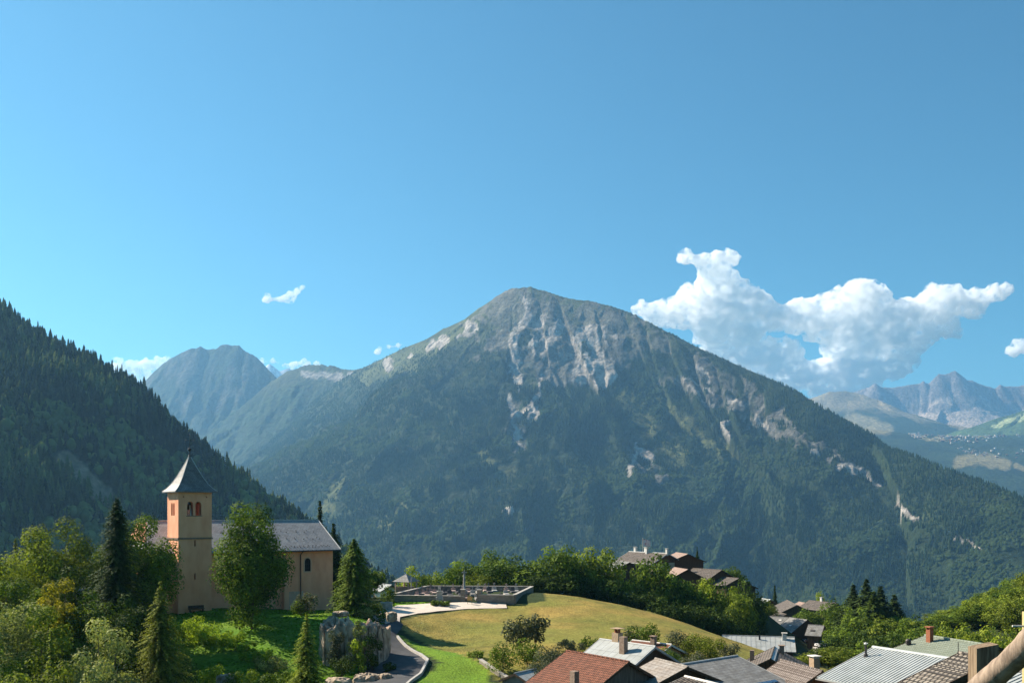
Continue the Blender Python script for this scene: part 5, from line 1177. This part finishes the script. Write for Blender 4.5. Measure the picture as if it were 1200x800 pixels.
tree('s', 405, 650, 26, 158, 'small dark conifer tucked behind the broad bright conifer', 'spruce')
tree('d', 439, 668, 26, 172, 'small round bush-like tree between the broad conifer and the pavilion', 'mid')
tree('d', 134, 640, 60, 133, 'olive tree behind the tall dark spruce', 'mid')
tree('d', 30, 680, 60, 112, 'mid-green tree under the large yellowing one', 'mid', th=.1)
tree('d', 90, 665, 60, 118, 'shaded green tree between the golden tree and the tall spruce', 'dark', th=.1)
tree('d', 160, 700, 66, 108, 'deep shaded tree below the tall spruce beside the larch', 'dark', th=.1)
tree('d', 130, 760, 70, 96, 'deep green shaded tree behind the larch at the bottom', 'dark', th=.1)
for i, (px, top, w_, d, lf, lb) in enumerate([(262,738,46,121,'lawn','bright bush at the left of the hedge on the church slope'), (284,752,44,118,'lawn','bright rounded bush in the middle of the hedge on the church slope'), (302,762,40,115,'lawn','bright bush low on the hedge of the church slope'), (318,768,42,112,'pale','straw-coloured bush beside the young spruce'), (240,728,40,122,'lawn','bright low bush at the top of the sunlit bank by the tower'), (222,722,34,124,'lawn','bright low bush just below the foot of the tower'),
      (338,784,30,108,'mid','green bush between the hedge and the young spruce'), (246,779,50,108,'lawn','leafy bush mass on the bank above the small boulder'), (290,785,60,106,'mid','green bush at the bottom edge right of the small boulder'), (210,770,40,104,'dark','shaded bush right of the larch at the bottom edge'), (358,694,26,137,'grey','wispy grey shrub against the plinth of the church'), (349,702,16,136,'mid','low green shrub under the church downpipe'),
      (420,726,20,115.6,'pale','ivy-like pale bush growing over the tall limestone crag'), (394,738,18,116,'grey','grey ivy patch on the left flank of the tall limestone crag'), (436,742,20,115.5,'dark','dark ivy hanging in the cleft between the two crags'), (455,775,16,115,'dark','dark ivy at the foot of the reddish crag'), (421,748,18,114.8,'lawn','bright green tuft half way down the tall limestone crag'), (400,768,26,113,'dark','dark ivy clump on the shaded side of the crag'), (438,704,22,140,'olive','low dry bush left of the square stone block'), (428,710,20,137,'pale','low tuft of dry plants at the lawn end'), (448,712,20,137,'mid','low green bush above the reddish crag'), (455,686,18,156,'mid','round green shrub in front of the pavilion'),
      (510,703,10,158,'mid','low plant at the left of the memorial steps'), (521,703,12,157.5,'mid','low plant at the right of the memorial steps')]):
    tree('b', px, top, w_, d, lb, lf)
# meadow shrubs
tree('d', 608, 722, 38, 123, 'left crown of the pair of thin dark trees on the lower meadow', 'grey', th=.25, detail=.65, lobes=10)
tree('d', 628, 719, 28, 124, 'right, taller crown of the pair of thin dark trees on the lower meadow', 'grey', th=.3, detail=.6, lobes=8)
for px, top, w_, d, lf, lb in [(588,752,34,116,'mid','low green bush under the pair of thin trees'), (618,748,30,118,'mid','green bush at the foot of the pair of thin trees'), (648,757,40,112,'grey','grey-green bush beside the small pale outbuilding roof'), (630,775,36,104,'grey','grey bush at the left eave of the red-tiled barn'), (668,748,36,124,'grey','grey-green bush above the ridge of the red-tiled barn'), (690,744,26,126,'mid','small bush left of the light grey sheet roof'),
      (756,730,38,130,'mid','round dark green bush behind the red roof strip'), (738,737,22,131,'grey','small bush behind the tan chimney'), (796,738,30,122,'grey','loose grey-green bush right of the board gable'), (812,742,34,120,'olive','yellowish bush behind the skylight roof'), (832,745,30,122,'olive','bush at the lower right tip of the meadow'), (852,752,26,128,'grey','thin bush left of the dark slab roof'),
      (786,758,30,112,'mid','green bush between the board gable and the skylight roof'), (560,762,24,122,'mid','low patch of bushes on the lower left of the meadow'), (818,762,44,108,'grey','dense bush hugging the top of the skylight roof')]:
    tree('b', px, top, w_, d, lb, lf)
# trees behind the cemetery and on the knoll
B_ = [('d',487,664,44,218,'light','pale rounded tree behind the left of the cemetery'), ('d',520,667,40,232,'light','small hazy tree between the two rounded trees behind the cemetery'), ('d',545,657,50,208,'mid','rounded tree just left of the tall cemetery cross'), ('d',578,645,34,212,'mid','tall narrow tree behind the middle of the cemetery'),
 ('d',602,653,64,203,'mid','broad domed tree over the right of the cemetery'), ('d',627,668,34,199,'dark','dark shaded tree at the right end of the cemetery wall'), ('d',563,672,30,200,'olive','low bushy tree left of the domed tree'), ('d',655,640,52,200,'mid','full round tree at the left end of the knoll row'), ('d',700,642,62,206,'light','large fresh green tree left of the low dark chalet'), ('d',683,655,40,202,'mid','smaller tree filling the gap in the knoll row'),
 ('d',735,668,36,203,'light','bright green tree below the low dark chalet'), ('d',766,651,50,207,'mid','tall tree before the grey-roofed farmhouse'), ('d',792,672,44,204,'mid','green tree under the tan gable'), ('d',822,678,46,206,'light','sunlit tree below the wide brown chalet'), ('d',846,684,40,208,'mid','tree at the right of the sunlit one on the knoll flank'), ('d',876,680,36,214,'dark','dark round tree at the right end of the knoll'),
 ('d',864,690,40,200,'light','bright-topped tree at the right foot of the knoll'), ('d',672,672,44,197,'dark','shaded tree low in the knoll row, left'), ('d',712,680,44,198,'dark','shaded tree low in the knoll row, centre'), ('d',752,690,44,197,'dark','shaded tree at the meadow edge under the farmhouse'), ('d',782,700,46,195,'dark','shaded tree at the meadow edge under the chalets'), ('d',812,706,46,196,'dark','dark tree at the meadow edge below the sunlit tree'),
 ('d',842,712,44,196,'dark','dark tree just behind the right tip of the meadow'), ('d',872,716,40,200,'dark','dark tree above the left end of the pale ribbed roof'), ('d',640,672,36,196,'dark','shaded tree between the cemetery corner and the knoll row'), ('d',832,668,30,262,'olive','small tree behind the wide brown chalet'), ('d',858,664,26,268,'mid','small pale tree at the top right of the knoll'), ('s',817,640,12,270,'spruce','tiny dark conifer just right of the red-brown chalet'),
 ('s',908,685,17,330,'spruce','lone dark spruce behind the terraced roofs'), ('d',880,700,34,240,'mid','olive tree between the knoll and the terraced roofs'), ('d',893,702,30,285,'olive','low tree beside the lone spruce'), ('d',952,713,36,285,'mid','round tree between the dark chalets'), ('d',962,694,16,345,'light','pale slim tree poking over the long slab roof'), ('d',937,718,20,290,'mid','small tree under the dark timber chalet'),
 ('s',1000,684,52,262,'spruce','left spire of the dark pine group'), ('s',1015,678,56,258,'spruce','tallest spire of the dark pine group'), ('s',1032,686,54,262,'spruce','third spire of the dark pine group'), ('s',1048,696,50,266,'spruce','right-hand, lowest spire of the dark pine group'), ('s',1024,692,52,252,'dark','bluish conifer in front of the dark pine group'),
 ('d',985,702,40,268,'mid','rounded tree at the left foot of the dark pine group'), ('d',1004,712,44,250,'mid','leafy tree in front of the dark pine group'), ('d',1034,722,46,246,'light','fresh green tree below the dark pine group'), ('d',1056,722,40,256,'mid','tree at the right foot of the dark pine group'), ('d',985,735,44,232,'mid','green tree right of the parked cars'), ('d',972,757,50,150,'olive','yellowing tree above the brown tiled roof'), ('d',1004,752,46,160,'mid','green tree behind the ridge of the ribbed metal roof'),
 ('d',1010,738,44,200,'dark','shaded tree below the leafy one'), ('d',1040,740,50,170,'dark','shaded tree behind the green-grey tiled roof'), ('d',1062,734,44,190,'mid','tree left of the green-grey roof ridge'), ('d',1078,722,40,240,'mid','tree where the wooded slope meets the hollow'), ('d',945,768,30,150,'olive','low yellowing tree beside the tan chimney'), ('d',1120,730,44,170,'light','leafy tree behind the red brick chimney'), ('d',1150,732,50,150,'light','leafy tree between the tiled roof and the wooded slope'), ('d',1190,735,50,120,'light','leafy tree behind the log handrail')]
for i, (sp, px, top, w_, d, lf, lb) in enumerate(B_): tree(sp, px, top, w_, d, lb, lf, th=.1 if sp == 'd' else .2, shared=[31, 32, 33, 34, 35][i % 5] if sp == 'd' else [41, 42][i % 2])
rs = random.Random(44)
for i in range(110):
    px = rs.uniform(1070, 1330); d = rs.uniform(170, 330); x = (px-CX)/F*d; zg = H1(x, d)
    top_lim = 680+(1200-px)*.42
    h = rs.uniform(6, 9.5); top = HY-(zg+h)*F/d
    if top < top_lim-6: top = top_lim+rs.uniform(-3, 8)
    if HY-(zg*F/d) < top+8: continue
    tree('d', px, top, rs.uniform(34, 48)*(230/d)**.7, d, 'leafy green tree of the wooded bank at the right edge behind the tiled roofs', rs.choice(['light', 'mid', 'light', 'olive', 'mid']), group='trees of the wooded bank at the right', shared=rs.choice([31, 32, 33, 34, 35]), th=.1)

# ------------------------------------------------------------------ grass tufts on lawn and meadow
rng = np.random.default_rng(77)
def tufts(poly, n, h, leaf, label, d_w=1.0):
    p_ = np.array(poly); x = rng.uniform(p_[:, 0].min(), p_[:, 0].max(), n); y = rng.uniform(p_[:, 1].min(), p_[:, 1].max(), n)
    k = in_poly(x, y, poly) & ~in_poly(x, y, ROADP) & (fbm(x/2.5, y/2.5, 3, 5) > .38); x = x[k]; y = y[k]; z = Hn(x, y); n = len(x)
    a = rng.uniform(0, 2*np.pi, n); w = rng.uniform(.08, .2, n); hh = h*rng.uniform(.5, 1.5, n)*(.6+.8*fbm(x/3, y/3, 3, 6)); dx = np.cos(a)*w; dy = np.sin(a)*w; lx = rng.normal(0, .08, n); ly = rng.normal(0, .08, n)
    V = np.stack([np.stack([x-dx, y-dy, z-.03], -1), np.stack([x+dx, y+dy, z-.03], -1), np.stack([x+dx*1.2+lx, y+dy*1.2+ly, z+hh], -1), np.stack([x-dx*1.2+lx, y-dy*1.2+ly, z+hh*.8], -1)], 1).reshape(-1, 3)
    me = np_mesh('grass', V, np.arange(4*n).reshape(n, 4), attrs=rng.uniform(0, 1, n)); o = link_mesh('grass', me, leaf); tag(o, label, 'grass', kind='stuff')
ROADP = [(-19.8,137),(-20,146),(-19.7,152),(-18.7,158),(-14,160.3),(-7,161.6),(-.5,160.8),(-.5,157.7),(-4,156.9),(-7.5,155.7),(-11.3,152.7),(-14,149),(-15.9,142),(-15,139),(-15.2,131.5),(-13.6,127.4),(-11.2,122.5),(-9.9,118.2),(-10.2,112),(-11.9,103),(-12.7,88),(-17.5,88),(-19,125)]
dryleaf = leafmat('dry_grass_blades', (.20,.16,.045), (.42,.34,.11), .3, (1.1, 1, .7)); grnleaf = leafmat('green_grass_blades', (.07,.15,.015), (.17,.30,.03), .4, (1.2, 1.3, .6))
tufts(LAWN, 30000, .09, grnleaf, 'green turf of the church lawn')

# ------------------------------------------------------------------ far resort and hamlet
rs = random.Random(61); fw = [white_wall, cream, wood_red, wood_dark, kerb_conc]
def far_house(px, d, w_, l_, h_, m, label, group, rz, cache={}):
    x = (px-CX)/F*d; z = far_h(x, d)
    key = (m.name,)
    if key not in cache:
        b = MB(); b.prism([(-.5, -.5), (.5, -.5), (.5, .5), (-.5, .5)], -1.2, 1); me_w = b
        r = MB(); r.slab([(-.55, -.56, .98), (.55, -.56, .98), (.55, 0, 1.3), (-.55, 0, 1.3)], .03); r.slab([(.55, .56, .98), (-.55, .56, .98), (-.55, 0, 1.3), (.55, 0, 1.3)], .03)
        b.face([(.5, -.5, 1), (.5, .5, 1), (.5, 0, 1.27)]); b.face([(-.5, .5, 1), (-.5, -.5, 1), (-.5, 0, 1.27)])
        o = empty('chalet', (0, 0, 0), 0, label, 'building', group); cache[key] = [b.build('wall', m, o), r.build('roof', [slate_light, slate_grey, slate_pink][len(cache) % 3], o)]
    else:
        o = empty('chalet', (0, 0, 0), 0, label, 'building', group)
        for c in cache[key]: q = c.copy(); COL.objects.link(q); q.parent = o
    o.location = (x, d, z-1); o.scale = (l_, w_, h_); o.rotation_euler = (0, 0, rz)
for i in range(110):
    px = rs.choice([rs.gauss(1120, 14), rs.gauss(1150, 25), rs.uniform(1065, 1215), rs.gauss(1075, 6)]); d = rs.uniform(8560, 9020)
    big = rs.random() < .25; far_house(px, d, rs.uniform(11, 18), rs.uniform(12, 40 if big else 20), rs.uniform(7, 20 if big else 11), rs.choice([cream, kerb_conc, white_wall] if rs.random() < .45 else [wood_red, wood_dark, cream]), 'distant chalet of the resort on the high forest shelf at far right', 'distant resort buildings', rs.uniform(-.6, .6))
for i in range(46):
    px = rs.choice([rs.uniform(1122, 1180), rs.uniform(1122, 1180), rs.uniform(1188, 1215)]); d = rs.uniform(7950, 8300)
    far_house(px, d, rs.uniform(10, 15), rs.uniform(10, 20), rs.uniform(6, 10), rs.choice(fw), 'distant chalet of the small hamlet below the pale clearing at far right', 'distant hamlet buildings', rs.uniform(-.6, .6))

# ------------------------------------------------------------------ air
m = bpy.data.materials.new('haze'); m.use_nodes = True; n = m.node_tree.nodes; l = m.node_tree.links; n.remove(n['Principled BSDF'])
pv = n.new('ShaderNodeVolumePrincipled'); pv.inputs['Color'].default_value = (.28, .62, 1, 1); pv.inputs['Density'].default_value = HAZE_DENSITY; pv.inputs['Anisotropy'].default_value = .35
l.new(pv.outputs[0], n['Material Output'].inputs['Volume'])
b = MB(); x0, x1, y0, y1 = -12600, 14600, -500, 18300; b.prism([(x0, y0), (x1, y0), (x1, y1), (x0, y1)], -620, 2150)
tag(b.build('haze', m), 'pale blue air between the near village and the far mountains', 'haze', kind='stuff')

# ------------------------------------------------------------------ clouds, beyond and above the haze
cm = bpy.data.materials.new('cloud'); cm.use_nodes = True; n = cm.node_tree.nodes; l = cm.node_tree.links; n.remove(n['Principled BSDF'])
pv = n.new('ShaderNodeVolumePrincipled'); pv.inputs['Color'].default_value = (1, 1, 1, 1); pv.inputs['Anisotropy'].default_value = 0
tc = n.new('ShaderNodeTexCoord'); t1 = n.new('ShaderNodeTexNoise'); t1.inputs['Scale'].default_value = .0052; t1.inputs['Detail'].default_value = 8; t1.inputs['Roughness'].default_value = .68
l.new(tc.outputs['Object'], t1.inputs['Vector'])
mr = n.new('ShaderNodeMapRange'); mr.inputs[1].default_value = .44; mr.inputs[2].default_value = .52; mr.inputs[3].default_value = 0.0; mr.inputs[4].default_value = .013
l.new(t1.outputs['Fac'], mr.inputs[0]); l.new(mr.outputs[0], pv.inputs['Density']); l.new(pv.outputs[0], n['Material Output'].inputs['Volume'])
def cloud(label, puffs, d=21000, depth=.4, vox=48, seed=0):
    rs = random.Random(seed); bm = bmesh.new(); s = d/F; c0 = P(puffs[0][0], puffs[0][1], d)
    for px, py, r_ in puffs:
        for k in range(5):
            f = 1.0 if k == 0 else rs.uniform(.4, .7); off = Vector((0, 0, 0)) if k == 0 else Vector((rs.uniform(-.75, .75), rs.uniform(-.6, .6), rs.uniform(-.55, .7)))*r_*s
            q = P(px, py, d)+off-c0; q.y *= depth
            bmesh.ops.create_icosphere(bm, subdivisions=3, radius=r_*s*f, matrix=Matrix.Translation(q) @ Matrix.Diagonal((1, 1, .9, 1)))
    me = bpy.data.meshes.new('cloud'); bm.to_mesh(me); bm.free(); me.materials.append(cm)
    o = bpy.data.objects.new('cloud', me); COL.objects.link(o); o.location = c0
    rm = o.modifiers.new('remesh', 'REMESH'); rm.mode = 'VOXEL'; rm.voxel_size = vox
    for sc_, st in ((600, 330), (230, 190), (110, 80)):
        tx = bpy.data.textures.new('puff', 'CLOUDS'); tx.noise_scale = sc_; tx.noise_depth = 3
        dm = o.modifiers.new('d', 'DISPLACE'); dm.texture = tx; dm.strength = st*vox/50; dm.mid_level = .55; dm.texture_coords = 'LOCAL'
    tag(o, label, 'cloud')
cloud('big bright cumulus stretching from the mountain flank to the right crags', [(808,300,10),(822,306,14),(838,303,13),(856,302,11),(832,322,20),(842,340,26),(815,352,26),(790,364,24),(768,366,18),(750,362,12),(850,362,32),(880,356,26),(868,382,28),(835,384,26),(905,368,22),(935,372,22),(955,364,18),
  (985,362,26),(1010,352,28),(1022,346,20),(965,384,22),(1000,385,30),(1035,376,30),(1065,368,26),(1095,362,26),(1105,350,20),(1125,358,18),(1140,365,16),(1150,348,14),(1165,343,12),(1176,340,8),(1010,410,26),(1045,398,26),(1080,390,22),(1110,382,16),(985,420,20)], seed=1)
cloud('lower cloud bank hanging under the big cumulus above the far crags', [(835,408,13),(850,415,20),(875,422,24),(905,420,24),(925,414,20),(895,438,24),(930,440,26),(960,442,26),(990,440,26),(1020,438,22),(1045,430,20),(1065,426,14),(960,455,16),(985,458,14),(1010,450,16)], seed=2)
cloud('small isolated white cloud high over the left valley', [(316,349,6),(322,351,7),(329,351,8),(336,350,8),(343,346,7),(349,341,6)], vox=35, seed=3)
cloud('white cloud behind the skyline of the left wooded slope', [(140,428,10),(155,430,12),(170,430,12),(185,426,9),(192,424,7),(150,445,14),(172,446,13)], vox=45, seed=4)
cloud('white puff cut by the right edge of the sky', [(1192,408,9),(1202,408,13),(1215,410,16),(1235,408,14)], vox=45, seed=5)
cloud('thin cloud remnant between the blue peak and the snowy summit', [(308,424,6),(320,423,7),(332,428,5),(345,428,7),(358,427,6),(372,425,5)], vox=35, seed=6)
cloud('little cloud resting on the left shoulder of the great mountain', [(446,410,5),(456,407,6),(466,405,5),(472,404,3)], vox=30, seed=7)
